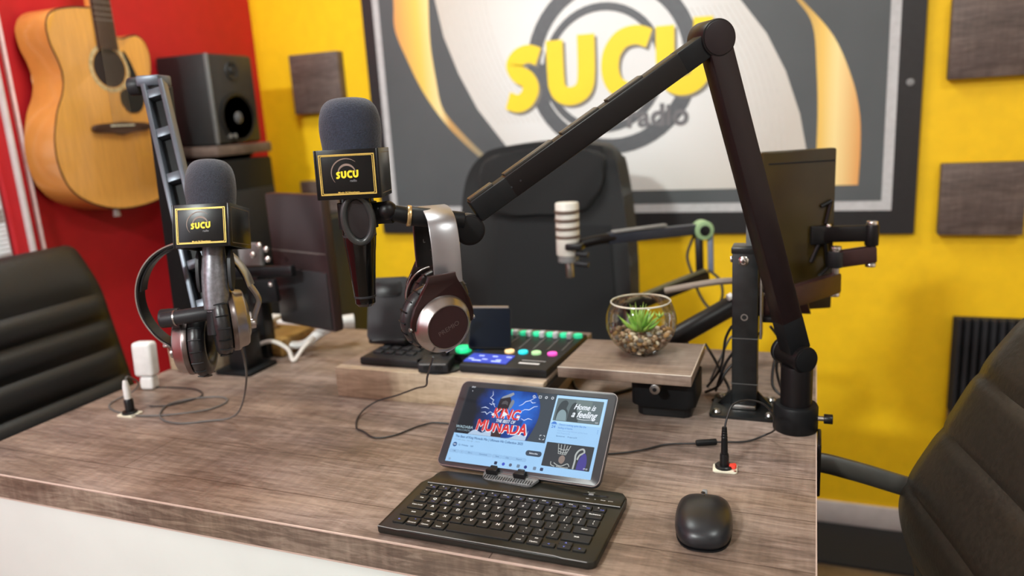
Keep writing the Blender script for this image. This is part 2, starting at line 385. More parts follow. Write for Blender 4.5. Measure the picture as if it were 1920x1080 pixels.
# ================================================================== BACK WALL: poster, squares, foam
PY = YB - .018
PM = Matrix(((1, 0, 0, 0), (0, 0, -1, PY), (0, 1, 0, 0), (0, 0, 0, 1)))     # (x, z) -> wall, +h towards the room
po = thing('wall_poster', 'huge framed poster with black border and yellow four-letter logo on yellow wall', 'poster', (-.53, PY, .84))
FR = mat('poster_black_border', (.028, .027, .029), .55)
PTOP = 1.92
G().box((-.533, YB - .009, (.842 + PTOP) / 2), (1.545, .018, PTOP - .842), bev=.002).obj('frame', FR, po)
G().poly([PM @ V((x, z, .001)) for x, z in ((-1.265, .903), (.185, .903), (.185, PTOP - .06), (-1.265, PTOP - .06))]).obj('white_border', mat('poster_pale_line', (.55, .55, .56), .5), po)
PD = mat('poster_dark_ground', (.088, .098, .104), .5, var=.12, scale=3)
G().poly([PM @ V((x, z, .002)) for x, z in ((-1.243, .928), (.161, .928), (.161, PTOP - .085), (-1.243, PTOP - .085))]).obj('print_ground', PD, po)
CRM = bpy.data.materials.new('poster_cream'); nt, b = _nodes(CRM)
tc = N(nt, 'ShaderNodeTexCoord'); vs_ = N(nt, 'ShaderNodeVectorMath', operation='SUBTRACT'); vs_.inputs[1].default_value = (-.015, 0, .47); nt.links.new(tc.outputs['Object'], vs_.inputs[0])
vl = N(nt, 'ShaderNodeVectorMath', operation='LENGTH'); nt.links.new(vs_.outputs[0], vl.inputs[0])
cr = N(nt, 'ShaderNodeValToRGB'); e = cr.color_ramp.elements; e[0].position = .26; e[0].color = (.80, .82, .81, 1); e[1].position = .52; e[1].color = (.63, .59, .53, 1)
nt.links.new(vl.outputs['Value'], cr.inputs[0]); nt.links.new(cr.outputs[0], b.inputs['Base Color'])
cream = [(-.78, .966), (-.84, 1.09), (-.862, 1.118), (-.937, 1.217), (-.991, 1.323), (-1.031, 1.432), (-1.051, 1.538), (-1.03, 1.68), (-.96, 1.83), (-.30, 1.83), (-.245, 1.62), (-.235, 1.53), (-.185, 1.446), (-.121, 1.359), (-.073, 1.262), (-.037, 1.154), (-.018, 1.057), (-.012, .966)]
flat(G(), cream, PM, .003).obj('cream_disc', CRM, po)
WHT = mat('poster_white', (.80, .82, .81), .5, var=.03, scale=3)
GLD = ramp_mat('poster_gold_left', 0, -.09, .10, [(0, (.75, .35, .12)), (.35, (.90, .62, .12)), (.62, (1.0, .80, .35)), (1, (.55, .32, .08))])
GLD2 = ramp_mat('poster_gold_right', 0, 0.53 - .02, 0.53 + .12, [(0, (.72, .42, .10)), (.5, (1.0, .76, .28)), (1, (.80, .36, .10))])
gl = [(-1.19, 1.68), (-1.189, 1.552), (-1.193, 1.468), (-1.161, 1.379), (-1.115, 1.28), (-1.053, 1.188), (-.995, 1.125), (-.943, 1.077)]
gr_ = [(-1.06, 1.70), (-1.072, 1.54), (-1.077, 1.415), (-1.067, 1.303), (-1.058, 1.241), (-1.035, 1.198), (-.98, 1.137), (-.927, 1.085)]
def twoside(a, b, h):
    A = catmull([(p[0], p[1], 0) for p in a], 5); B = catmull([(p[0], p[1], 0) for p in b], 5)
    return G().strip([PM @ V((p.x, p.y, h)) for p in A], [PM @ V((p.x, p.y, h)) for p in B])
LG = ramp_mat('poster_gold_left2', 0, -.665, -.40, [(0, (.78, .36, .12)), (.30, (.92, .62, .12)), (.50, (1.0, .80, .38)), (.62, (.62, .36, .12)), (1, (.33, .30, .20))])
twoside(gl, gr_, .003).obj('gold_arc', LG, po)
ra = [(-.10, 1.50), (-.038, 1.43), (.036, 1.339), (.082, 1.234), (.103, 1.146), (.108, 1.06), (.106, .969)]
rb = [(-.11, 1.50), (-.05, 1.43), (-.012, 1.366), (-.000, 1.257), (.005, 1.16), (.005, 1.069), (.005, .969)]
twoside(ra, rb, .003).obj('gold_arc', ramp_mat('poster_gold_right2', 0, .50, .64, [(0, (.60, .38, .10)), (.3, (.92, .60, .14)), (.55, (1.0, .80, .36)), (1, (.80, .36, .10))]), po)
LNM = mat('poster_fine_line', (.66, .63, .59), .5)
for k in range(9):
    t = k * .016
    g = G(); add_stroke(g, [(-1.03 + t, 1.62), (-1.008 + t, 1.45), (-.955 + t, 1.30), (-.87 + t, 1.17)], .0022, PM, .0037); g.obj('fine_line', LNM, po)
    g = G(); add_stroke(g, [(-.31 + t * .9, 1.44), (-.235 + t * .9, 1.30), (-.195 + t * .9, 1.15), (-.185 + t * .9, 1.00)], .0022, PM, .0037); g.obj('fine_line', LNM, po)
RGM = mat('poster_ring_grey', (.105, .115, .125), .5)
g = G(); add_stroke(g, ring2d(-.53, 1.315, .223), .042, PM, .004, closed=True, per=0)
add_stroke(g, ring2d(-.552, 1.305, .163), .021, PM, .0042, closed=True, per=0); g.obj('logo_rings', RGM, po)
g = G(); sh = PM @ Matrix.Translation((.007, -.008, 0)); sucu(g, sh, .0043); g.obj('letter_shadow', mat('poster_letter_shadow', (.22, .20, .17), .5), po)
g = G(); sucu(g, PM, .0048); g.obj('lettering', mat('poster_yellow', (.98, .72, .02), .5, var=.05, scale=5), po)
g = G(); add_text(g, 'radio', .082, PM @ Matrix.Translation((-.403, 1.168, .005)), bold=.0025); g.obj('lettering', mat('poster_grey_text', (.16, .16, .17), .5), po)
g = G(); add_stroke(g, [(-.722, 1.33), (-.724, 1.30), (-.719, 1.262), (-.706, 1.228)], .017, PM, .0052); g.obj('logo_ring_overlap', RGM, po)
for x, z in ((-1.287, 1.205), (.212, 1.215), (-1.287, 1.75), (.212, 1.75)):
    G().cyl(PM @ V((x, z, 0)), PM @ V((x, z, .004)), .009, n=16, bev=.001).obj('mounting_stud', GREY, po)

def wsq(x0, z0, x1, z1, where, grp='square wood-effect acoustic panels on the yellow wall'):
    o = G().box(((x0 + x1) / 2, YB - .017, (z0 + z1) / 2), (x1 - x0, .034, z1 - z0), bev=.003).obj('wooden_wall_square', PANELW)
    tag(o, where, 'wall panel', grp)
wsq(-1.585, 1.238, -1.40, 1.424, 'brown wood-effect square on yellow wall left of poster, upper one')
wsq(-1.60, .838, -1.455, 1.02, 'brown wood-effect square low on yellow wall behind the right microphone')
wsq(.290, 1.215, .475, 1.40, 'brown wood-effect square at upper right edge of the yellow wall')
wsq(.290, .842, .470, 1.017, 'brown wood-effect square on yellow wall above the ribbed black foam')
wsq(.343, .20, .50, .372, 'brown wood-effect square under the ribbed black foam panel')
fp = thing('foam_panel', 'ribbed black acoustic foam panel on yellow wall behind right chair', 'acoustic foam', (.5, YB, .375))
G().box((.505, YB - .008, .502), (.325, .016, .25)).obj('backing', MAT_BLK, fp)
for k in range(17):
    x = .352 + k * .019
    G().prism([(x - .0085, 0), (x + .0085, 0), (x + .004, .022), (x - .004, .022)], .25, Matrix(((1, 0, 0, 0), (0, -1, 0, YB - .016), (0, 0, 1, .377), (0, 0, 0, 1)))).obj('ridge', mat('black_foam', (.018, .018, .022), .95, bump=.4, scale=400), fp)

# ================================================================== GUITAR
gu = thing('acoustic_guitar', 'light wood acoustic guitar with black pickguard hanging on red wall', 'guitar', (-1.67, 1.44, 1.02))
GTOP = mat('spruce_top', (.66, .31, .06), .28, var=.10, scale=14, stretch=(1, 14, 1), coat=.4)
GSIDE = mat('guitar_side_wood', (.60, .235, .05), .28, var=.12, scale=10, stretch=(1, 3, 1), coat=.4)
DKW = mat('dark_rosewood', (.055, .022, .014), .45)
gout = [(1.405, 1.508), (1.368, 1.505), (1.328, 1.496), (1.303, 1.480), (1.293, 1.452), (1.296, 1.415), (1.307, 1.383), (1.313, 1.345), (1.303, 1.306), (1.282, 1.268), (1.265, 1.218), (1.258, 1.174),
        (1.262, 1.128), (1.278, 1.087), (1.312, 1.056), (1.363, 1.033), (1.42, 1.022), (1.49, 1.024), (1.55, 1.038), (1.598, 1.068), (1.622, 1.118), (1.628, 1.174), (1.615, 1.222), (1.595, 1.262), (1.576, 1.302),
        (1.569, 1.338), (1.577, 1.369), (1.580, 1.406), (1.571, 1.437), (1.549, 1.453), (1.522, 1.450), (1.498, 1.442), (1.478, 1.447), (1.470, 1.47), (1.468, 1.508)]
GO = [(p.x, p.y) for p in catmull([(a, b, 0) for a, b in gout], 3, closed=True)]
GM = Matrix(((0, 0, 1, -1.725), (1, 0, 0, 0), (0, 1, 0, 0), (0, 0, 0, 1)))       # (y, z) -> plane, h -> +x
def gx(h): return GM @ Matrix.Translation((0, 0, h))
G().prism(GO, .098, gx(.002), bev=.003).obj('sides', GSIDE, gu)
def inset(pts, d):
    out = []; n = len(pts)
    for i in range(n):
        t = V((pts[(i + 1) % n][0] - pts[i - 1][0], pts[(i + 1) % n][1] - pts[i - 1][1])); t.normalize()
        out.append((pts[i][0] - t.y * d, pts[i][1] + t.x * d))
    return out
ins = inset(GO, .004)
G().prism(ins, .003, gx(.100), bev=.0008).obj('soundboard', GTOP, gu)
g = G(); add_stroke(g, inset(GO, .0018), .0036, gx(.1008), 0, closed=True, per=0); g.obj('binding', DKW, gu)
SHC = (1.446, 1.368)
g = G(); flat(g, ring2d(SHC[0], SHC[1], .046), gx(.1035)); g.obj('sound_hole', mat('sound_hole_dark', (.02, .01, .008), .8), gu)
g = G(); add_stroke(g, ring2d(SHC[0], SHC[1], .0535), .009, gx(.1036), closed=True, per=0); g.obj('rosette', mat('rosette_inlay', (.55, .42, .22), .35, var=.5, scale=300), gu)
G().prism([(p.x, p.y) for p in catmull([(1.492, 1.41, 0), (1.508, 1.392, 0), (1.53, 1.33, 0), (1.535, 1.29, 0), (1.515, 1.262, 0), (1.48, 1.262, 0), (1.462, 1.29, 0), (1.468, 1.312, 0), (1.492, 1.325, 0), (1.504, 1.36, 0)], 4, True)], .0012, gx(.1033)).obj('pickguard', BLK, gu)
G().prism([(p.x, p.y) for p in catmull([(1.368, 1.232, 0), (1.42, 1.236, 0), (1.448, 1.238, 0), (1.48, 1.236, 0), (1.53, 1.232, 0), (1.53, 1.216, 0), (1.48, 1.212, 0), (1.448, 1.206, 0), (1.42, 1.212, 0), (1.368, 1.216, 0)], 3, True)], .008, gx(.103), bev=.002).obj('bridge', DKW, gu)
G().box(gx(.112) @ V((1.448, 1.229, 0)), (.004, .07, .003)).obj('saddle', IVORY, gu)
G().prism([(1.421, 1.505), (1.475, 1.505), (1.470, 1.92), (1.426, 1.92)], .022, gx(.082), bev=.006).obj('neck', GSIDE, gu)
g = G().prism([(1.419, 1.412), (1.477, 1.412), (1.470, 1.92), (1.426, 1.92)], .006, gx(.1036), bev=.001); fb = g.obj('fretboard', DKW, gu)
z = 1.42
for k in range(20):
    zz = 1.92 - .66 * (1 - 2 ** (-k / 12.)) * 1.0
    if zz > 1.415: G().box(gx(.1102) @ V((1.448, zz, 0)), (.0012, .052, .0014)).obj('fret', STEEL, fb)
G().prism([(1.425, 1.92), (1.471, 1.92), (1.486, 1.95), (1.482, 2.08), (1.448, 2.09), (1.414, 2.08), (1.41, 1.95)], .015, gx(.090), bev=.002).obj('headstock', GSIDE, gu)
for sgn in (-1, 1):
    for k in range(3):
        p = gx(.098) @ V((1.448 + sgn * .045, 1.965 + k * .04, 0)); G().cyl(p, p + V((0, sgn * .018, 0)), .006, n=12, bev=.001).obj('tuning_peg', CHROME, gu)
for k in range(6):
    y = 1.448 + (k - 2.5) * .0102; y2 = 1.448 + (k - 2.5) * .0068
    G().tube([gx(.1145) @ V((y, 1.229, 0)), gx(.1125) @ V((y2, 1.93, 0))], .0005 + .00008 * (5 - k), n=5, smooth=False).obj('string', STEEL, gu)
G().cyl((-1.66, 1.425, 1.022), (-1.66, 1.425, 1.004), .007, .009, n=14, bev=.001).obj('strap_button', ABSW, gu)
t = tag(G().tube([(-1.74, 1.448, 2.0), (-1.70, 1.448, 2.0), (-1.65, 1.448, 1.985), (-1.61, 1.448, 1.99)], .006).obj('wall_hook', BLK), 'black wall hook holding the guitar headstock', 'hook')

# ================================================================== SPEAKER ON ITS SHELF, LEFT CORNER
sp = thing('studio_monitor_speaker', 'black studio speaker with painted edge highlight on shelf beside guitar', 'speaker', (-1.635, 1.79, 1.163))
G().box((-1.642, 1.79, 1.287), (.175, .185, .248), bev=.006).obj('cabinet', mat('speaker_cabinet', (.014, .016, .017), .5), sp)
G().box((-1.552, 1.790, 1.287), (.010, .178, .240), bev=.004).obj('front_baffle', mat('speaker_baffle', (.022, .022, .024), .45), sp)
G().box((-1.549, 1.699, 1.287), (.012, .007, .246), bev=.003).obj('edge_highlight', mat('speaker_edge_highlight', (.14, .15, .15), .35), sp)  # highlight along the near corner, painted as a paler strip
FX = frame((-1.547, 1.79, 1.235), (0, 1, 0), (0, 0, 1))
G().lathe([(.070, 0), (.072, .004), (.064, .006), (.060, .003)], FX, 36).obj('woofer_surround', BLK, sp)
wc = G().lathe([(.062, .003), (.035, -.003), (.020, .001), (.012, .006), (0, .008)], FX, 36).obj('woofer_cone', mat('woofer_cone_m', (.10, .105, .12), .35), sp)
FX2 = frame((-1.547, 1.79, 1.365), (0, 1, 0), (0, 0, 1))
G().lathe([(.026, 0), (.024, .004), (.012, .001), (.010, .004), (0, .006)], FX2, 28).obj('tweeter', DGREY, sp)
for k, y in enumerate((1.745, 1.765)):
    G().cyl((-1.548, y, 1.185), (-1.541, y, 1.185), .006, n=14).obj('control_knob', GREY, sp)
s2 = thing('wall_shelf', 'brown wooden wall shelf under the black studio speaker', 'shelf', (-1.64, 1.80, 1.13))
G().box((-1.640, 1.80, 1.146), (.196, .23, .028), bev=.002).obj('board', PANELW, s2)
for y in (1.72, 1.88): G().prism([(0, 0), (.15, 0), (0, -.10)], .012, Matrix(((1, 0, 0, -1.738), (0, 0, 1, y), (0, 1, 0, 1.131), (0, 0, 0, 1)))).obj('bracket', BLK, s2)
# dark cupboard / amplifier cabinet below the shelf
cb = thing('amplifier_cabinet', 'tall black cabinet standing in the corner below the wall shelf', 'cabinet', (-1.60, 1.84, 0))
G().box((-1.635, 1.78, .559), (.20, .24, 1.118), bev=.006).obj('body', BLKM, cb)
for zz in (.28, .62, .92): G().box((-1.532, 1.78, zz), (.008, .22, .22), bev=.003).obj('drawer_front', mat('cabinet_front', (.012, .012, .014), .7), cb)

# ================================================================== CHAIRS
def ribbed_shell(prof, half_w, M, seams, thick=.035, nu=14, per=6, rib=.007, taper=None, wrap=.0, flatp=3.2):
    """padded shell: side profile (forward f, height z) swept across the width; seams = profile parameters 0..1"""
    P = catmull([(f, 0, z) for f, z in prof], per); m = len(P)
    d = [0.]
    for i in range(1, m): d.append(d[-1] + (P[i] - P[i - 1]).length)
    T = [x / d[-1] for x in d]
    g = G(); front, back = [], []
    for i, p in enumerate(P):
        t = (P[min(i + 1, m - 1)] - P[max(i - 1, 0)]).normalized(); nrm = V((-t.z, 0, t.x))
        lo_ = max([0] + [s for s in seams if s <= T[i]]); hi_ = min([1] + [s for s in seams if s > T[i]])
        fr_ = (T[i] - lo_) / max(1e-6, hi_ - lo_); b = rib * (1 - abs(2 * fr_ - 1) ** flatp) - rib * .5
        end = min(T[i], 1 - T[i]); er = 1 - (1 - min(1, end / .03)) ** 2
        hw = half_w * (taper(T[i]) if taper else 1) - .02 * (1 - er) 
        F, B = [], []
        for j in range(nu + 1):
            a = -1 + 2 * j / nu; a = math.copysign(1 - (1 - abs(a)) ** 1.35, a)
            ed = (1 - abs(a) ** 6) ** .5
            off = thick / 2 * (ed * er ** .5) + (b * ed)
            wr = wrap * a * a
            q = V((p.x, 0, p.z)) + nrm * (off + wr) + V((0, a * hw, 0)); F.append(M @ q)
            q = V((p.x, 0, p.z)) + nrm * (-thick / 2 * (ed * er ** .5) + wr) + V((0, a * hw, 0)); B.append(M @ q)
        front.append(F + B[::-1][1:-1])
    g._grid(front)
    return g
def chair_base(ch, cx, cy, zs, m_):
    g = G().cyl((cx, cy, .10), (cx, cy, zs), .028, .022, n=16); g.obj('gas_column', BLKM, ch)
    for k in range(5):
        a = k * 2 * PI / 5 + .3; c, s = math.cos(a), math.sin(a)
        lg = G().tube([(cx, cy, .115), (cx + .15 * c, cy + .15 * s, .10), (cx + .29 * c, cy + .29 * s, .075)], lambda t: .022 - .008 * t, n=8).obj('leg', m_, ch)
        G().cyl((cx + .29 * c - .014 * s, cy + .29 * s + .014 * c, .030), (cx + .29 * c + .014 * s, cy + .29 * s - .014 * c, .030), .029, n=16, bev=.005).obj('caster', BLK, lg)
# left chair, backrest seen over the left end of the desk, facing the desk
lc = thing('office_chair', 'black ribbed leather office chair at the left end of the desk', 'chair', (-1.18, .95, 0))
ML = Matrix(((1, 0, 0, 0), (0, 1, 0, .942), (0, 0, 1, 0), (0, 0, 0, 1)))
sb = ribbed_shell([(-1.521, .978), (-1.468, .884), (-1.451, .814), (-1.437, .750), (-1.422, .679), (-1.404, .603), (-1.395, .54), (-1.388, .50), (-1.375, .47)], .24, ML, [.235, .345, .455, .58, .72, .87], thick=.05, per=9, rib=.013, taper=lambda t: .97 + .03 * min(1, t * 6) ** .5)
sb.obj('backrest', LEATH, lc)
ribbed_shell([(-1.385, .47), (-1.25, .455), (-1.12, .46), (-1.00, .465), (-.94, .45)], .225, ML, [.2, .4, .6, .8], thick=.06, per=8, rib=.008).obj('seat', LEATH, lc)
for sy in (.705, 1.179):
    G().tube([(-1.41, sy, .60), (-1.36, sy, .645), (-1.22, sy, .65), (-1.15, sy, .61), (-1.14, sy, .50), (-1.18, sy, .44)], .013, flat=.8).obj('armrest', STEEL, lc)
chair_base(lc, -1.18, .950, .43, STEEL)
# right chair
rc = thing('office_chair', 'dark brown ribbed leather office chair beyond the right end of the desk', 'chair', (.05, .80, 0))
a = math.radians(11.6); dR = V((-math.cos(a), -math.sin(a), 0)); sR = V((-math.sin(a), math.cos(a), 0))
HW = .24
MR = frame(V((.15, 1.06, 0)) - sR * HW, dR, z=(0, 0, 1))
rp = [(-.165, .985), (-.135, .935), (-.105, .888), (-.075, .838), (-.039, .764), (-.007, .702), (.006, .668), (.002, .63), (-.014, .582), (-.018, .54), (.0, .49), (.05, .45)]
ribbed_shell(rp, HW, MR, [.15, .29, .43, .57, .71, .85], thick=.05, per=12, rib=.006, flatp=6, taper=lambda t: .90 + .10 * min(1, t * 3) ** .5, wrap=.015).obj('backrest', LEATHB, rc)
ribbed_shell([(.03, .45), (.15, .435), (.30, .44), (.42, .445), (.48, .43)], HW, MR, [.2, .4, .6, .8], thick=.06, per=8, rib=.008).obj('seat', LEATHB, rc)
ARM = mat('armrest_pad', (.05, .048, .042), .4)
for sgn in (1, -1):
    y = sgn * (HW + .008)
    L = [MR @ V(p) for p in ((-.012, y, .662), (.03, y, .675), (.09, y, .694), (.145, y, .706), (.22, y, .70), (.27, y, .66), (.25, y, .55), (.22, y, .45))]
    G().tube(L, .0095, n=10, flat=1.5).obj('armrest', ARM, rc)
cc = MR @ V((.22, 0, 0)); chair_base(rc, cc.x, cc.y, .41, BLKM)
# rear high-back chair
hc = thing('executive_chair', 'tall black fabric high-back chair facing the desk in front of the poster', 'chair', (-.61, 1.70, 0))
HX, HY = -.612, 1.745
def tapered(pts, y0, d, m_, name, bev=.02, lean=.10):
    bm = G().prism(pts, d, Matrix(((1, 0, 0, 0), (0, 0, -1, 0), (0, 1, 0, 0), (0, 0, 0, 1))), bev=bev, seg=4)
    for v in bm.bm.verts: v.co.y += y0 + lean * (v.co.z - .6)
    return bm.obj(name, m_, hc, ang=60)
bo = [(p.x, p.y) for p in catmull([(-.40, .50, 0), (-.395, .746, 0), (-.402, .90, 0), (-.417, 1.02, 0), (-.437, 1.095, 0), (-.48, 1.117, 0), (-.60, 1.128, 0), (-.72, 1.12, 0), (-.772, 1.10, 0), (-.812, 1.05, 0), (-.832, .957, 0), (-.848, .80, 0), (-.846, .60, 0), (-.82, .50, 0)], 4, True)]
tapered(bo, HY + .05, .10, FABRIC, 'backrest', .03)
FAB2 = mat('black_chair_fabric_panel', (.009, .010, .0112), .92, bump=.5, scale=500)
tapered([(-.44, .52), (-.43, .74), (-.44, .93), (-.735, .945), (-.745, .74), (-.75, .52)], HY - .03, .025, FAB2, 'back_panel', .008)
tapered([(p.x, p.y) for p in catmull([(-.50, .965, 0), (-.455, 1.05, 0), (-.47, 1.10, 0), (-.60, 1.112, 0), (-.74, 1.10, 0), (-.775, 1.05, 0), (-.745, .962, 0), (-.62, .958, 0)], 4, True)], HY - .035, .028, FABRIC, 'head_pad', .012)
G().box((HX, 1.52, .455), (.48, .46, .10), bev=.035, seg=4).obj('seat', FABRIC, hc)
for sx in (-.26, .26): G().tube([(HX + sx, 1.72, .50), (HX + sx, 1.66, .66), (HX + sx, 1.52, .68), (HX + sx, 1.42, .66), (HX + sx, 1.44, .46)], .018, flat=.7).obj('armrest', BLKM, hc)
chair_base(hc, HX, 1.52, .42, BLKM)

# ================================================================== THE DESK
DX0, DX1, DY0, DY1, DZ = -1.17, .0135, .635, 1.38, .75
dk = thing('radio_desk', 'brown wood-grain laminate desk with white front panel', 'desk', (-.58, 1.0, 0))
DESKB = G().box(((DX0 + DX1) / 2, (DY0 + DY1) / 2 + .0006, DZ - .018), (DX1 - DX0 - .002, DY1 - DY0 - .0022, .036)); DESKB.obj('desktop', DESK, dk, smooth=False)
G().box(((DX0 + DX1) / 2, DY0 - .0002, DZ - .0185), (DX1 - DX0 - .002, .0012, .0345)).obj('front_edge', DESK_EDGE, dk, smooth=False)
G().box(((DX0 + DX1) / 2, DY0 + .0003, DZ - .0007), (DX1 - DX0, .0022, .0016)).obj('edge_banding', EDGEP, dk, smooth=False)
G().box(((DX0 + DX1) / 2, DY0 + .0003, DZ - .0362), (DX1 - DX0, .0030, .0018)).obj('edge_banding', EDGEP, dk, smooth=False)
G().box((DX1 - .0004, (DY0 + DY1) / 2, DZ - .018), (.0012, DY1 - DY0, .0364)).obj('edge_banding', EDGEP, dk, smooth=False)
G().box((DX0 + .005 + .4, DY0 + .010, (DZ - .037) / 2), (.80, .018, DZ - .037), bev=.001).obj('front_panel', WHITE, dk)
G().box((DX0 + .035, DY1 - .05, (DZ - .037) / 2), (.05, .05, DZ - .037), bev=.002).obj('leg', WHITE, dk)
G().box((DX1 - .035, DY1 - .05, (DZ - .037) / 2), (.05, .05, DZ - .037), bev=.002).obj('leg', WHITE, dk)

# ------------------------------------------------------------------ riser, shelf, left riser
r1 = thing('desk_riser', 'long low light wood-grain riser under the audio mixer', 'riser', (-.55, 1.15, DZ))
G().box((-.556, 1.019, .7755), (.372, .018, .051), bev=.0008).obj('front_board', RISERW, r1)
G().box((-.556, 1.155, .794), (.372, .254, .013), bev=.0008).obj('top_board', SHELFW, r1)
for x in (-.733, -.379): G().box((x, 1.155, .769), (.018, .252, .037), bev=.0008).obj('side_board', RISERW, r1)
G().box((-.3665, 1.13, .785), (.006, .27, .018)).obj('metal_rail', BLKMET, r1)
r2 = thing('wooden_box', 'light brown wooden box with light painted white on its lid at the back left of the desk', 'box', (-1.115, 1.15, DZ))
G().box((-1.112, 1.16, .776), (.105, .20, .052), bev=.001).obj('body', RISERW, r2)
G().box((-1.108, 1.16, .8065), (.116, .216, .010), bev=.002).obj('topside', ABSW, r2)  # brightly lit top surface, its light put into a white board
sh = thing('swivel_shelf', 'small square wood-grain shelf raised on a black mount holding the glass bowl', 'shelf', (-.25, 1.1, DZ))
G().prism([(-.3455, 1.0095), (-.1505, 1.0085), (-.1515, 1.158), (-.3400, 1.152)], .0162, Matrix.Translation((0, 0, .8135)), bev=.0008).obj('board', SHELFW, sh)
g = G()
for a_, b_ in (((-.3455, 1.0095), (-.1505, 1.0085)), ((-.1505, 1.0085), (-.1515, 1.158))): g.tube([(a_[0], a_[1], .8295), (b_[0], b_[1], .8295)], .0009, n=6, smooth=False)
g.obj('edge_banding', mat('banding_light', (.55, .46, .38), .4), sh)
G().prism(rrect(-.243, 1.035, -.150, 1.125, .012), .040, Matrix.Translation((0, 0, .768)), bev=.004).obj('mount', BLKM, sh)
G().prism(rrect(-.236, 1.045, -.157, 1.118, .01), .016, Matrix.Translation((0, 0, .7505)), bev=.002).obj('mount_foot', BLK, sh)
G().prism([(-.345, 1.075), (-.335, 1.060), (-.24, 1.058), (-.16, 1.075), (-.16, 1.095), (-.25, 1.095), (-.34, 1.09)], .012, Matrix.Translation((0, 0, .800)), bev=.002).obj('swing_arm', BLKMET, sh)
G().cyl((-.2015, 1.022, .806), (-.2015, 1.0075, .806), .0075, n=20, bev=.001).obj('screw', STEEL, sh)
G().cyl((-.2015, 1.008, .806), (-.2015, 1.0065, .806), .003, n=12).obj('screw_centre', BLK, sh)

# ------------------------------------------------------------------ glass bowl, pebbles, succulent
BC = V((-.2385, 1.098, .8815))
bw = thing('glass_bowl', 'round clear glass bowl of pebbles with a green succulent on the shelf', 'bowl', (BC.x, BC.y, .83))
prof = []
for k in range(25):
    a = math.radians(-68 + k * (68 + 34) / 24); prof.append((.0535 * math.cos(a), .0535 * math.sin(a)))
prof = [(0, -.0500), (.012, -.0502)] + prof
G()._grid([[BC + V((r * math.cos(2 * PI * j / 48), r * math.sin(2 * PI * j / 48), z)) for j in range(48)] for r, z in prof], cap0=False, cap1=False).obj('bowl_wall', GLASS, bw)
RIMG = mat('glass_rim', (.80, .78, .66), .08, var=.1, coat=1); RIMG.node_tree.nodes['Principled BSDF'].inputs['Transmission Weight'].default_value = .15
rt = [(.0445 + .0014 * math.cos(t), .0300 + .0014 * math.sin(t)) for t in [2 * PI * k / 8 for k in range(8)]]
G().lathe(rt, Matrix.Translation(BC), 48, closed=True).obj('rim', RIMG, bw)
PCOL = [mat('pebble_tan', (.50, .33, .20), .5, var=.2), mat('pebble_cream', (.68, .55, .40), .5, var=.15), mat('pebble_brown', (.24, .14, .09), .5, var=.3), mat('pebble_grey', (.25, .23, .21), .5, var=.2), mat('pebble_ochre', (.52, .30, .12), .5, var=.2)]
protos = []
for k in range(5):
    t = bmesh.new(); bmesh.ops.create_icosphere(t, subdivisions=2, radius=1)
    for v in t.verts:
        v.co *= 1 + .16 * math.sin(v.co.x * 3 + k) * math.cos(v.co.y * 2.4 + k * 2)
        v.co.x *= .0046; v.co.y *= .0036; v.co.z *= .0029
    for f in t.faces: f.smooth = True
    me = bpy.data.meshes.new('pebble'); t.to_mesh(me); t.free(); me.materials.append(PCOL[k]); protos.append(me)
placed = []; tries = 0
while len(placed) < 230 and tries < 30000:
    tries += 1
    a = random.random() * 2 * PI; zz = random.uniform(-.0465, -.0165); rmax = (.0535 ** 2 - zz * zz) ** .5 - .0048
    r = rmax * (random.random() ** (.28 if zz < -.022 else .5)); 
    top = -.017 + .006 * math.sin(a * 2 + 1) + .004 * (r / .045)
    if zz > top: continue
    p = V((r * math.cos(a), r * math.sin(a), zz))
    if all((p - q).length > .0053 for q in placed):
        placed.append(p)
for k, p in enumerate(placed):
    me = protos[random.choice((0, 0, 1, 1, 2, 3, 4))]
    o = bpy.data.objects.new('pebble', me); COL.objects.link(o); o.location = BC + p
    o.rotation_euler = (random.uniform(-.6, .6), random.uniform(-.6, .6), random.uniform(0, 6.28)); s_ = random.uniform(.8, 1.2); o.scale = (s_, s_, s_)
    tag(o, 'small tan and brown pebble filling the bottom of the glass bowl', 'pebble', 'pebbles in the glass bowl')
GL1 = mat('succulent_green', (.20, .42, .06), .42, var=.25, scale=120); GL2 = mat('succulent_light_green', (.34, .55, .10), .42, var=.2, scale=120)
su = thing('succulent', 'small bright green spiky succulent planted in the pebble-filled bowl', 'plant', BC + V((0, 0, -.022)))
def leaf(p0, d, L_, wd, m_, up=.5):
    d = V(d).normalized(); P = [V(p0)]
    for k in range(1, 6):
        P.append(P[-1] + (d + V((0, 0, up * k / 6))).normalized() * L_ / 5)
    f_ = lambda t: max(.0006, wd * (.55 + 1.4 * t * (1 - t) * 1.6) * (1 - t ** 3.2) )
    G().tube(P, f_, n=7, per=3, flat=.5).obj('leaf', m_, su)
for k in range(11):
    a = k * 2 * PI / 11 + .2; leaf(BC + V((.005 * math.cos(a) , .005 * math.sin(a), -.017)), (math.cos(a), math.sin(a), .35), .031 + .004 * (k % 3), .0042, (GL1, GL2)[k % 2], .7)
for k in range(9):
    a = k * 2 * PI / 9 + .5; leaf(BC + V((.004 * math.cos(a), .004 * math.sin(a), -.012)), (math.cos(a), math.sin(a), .95), .031, .0038, (GL2, GL1)[k % 2], .7)
for k in range(6):
    a = k * 2 * PI / 6; leaf(BC + V((.003 * math.cos(a) - .004, .003 * math.sin(a), -.006)), (math.cos(a) * .6, math.sin(a) * .6, 1.4), .033, .0032, GL2, .8)
st = BC + V((.012, -.004, -.008))
G().tube([st, st + V((.008, -.003, .010)), st + V((.018, -.004, .016))], .0014, n=6).obj('side_stem', GL1, su)
for k in range(7):
    a = k * 2 * PI / 7; leaf(st + V((.018, -.004, .015)), (math.cos(a), math.sin(a), .7), .011, .0017, GL2, .6)

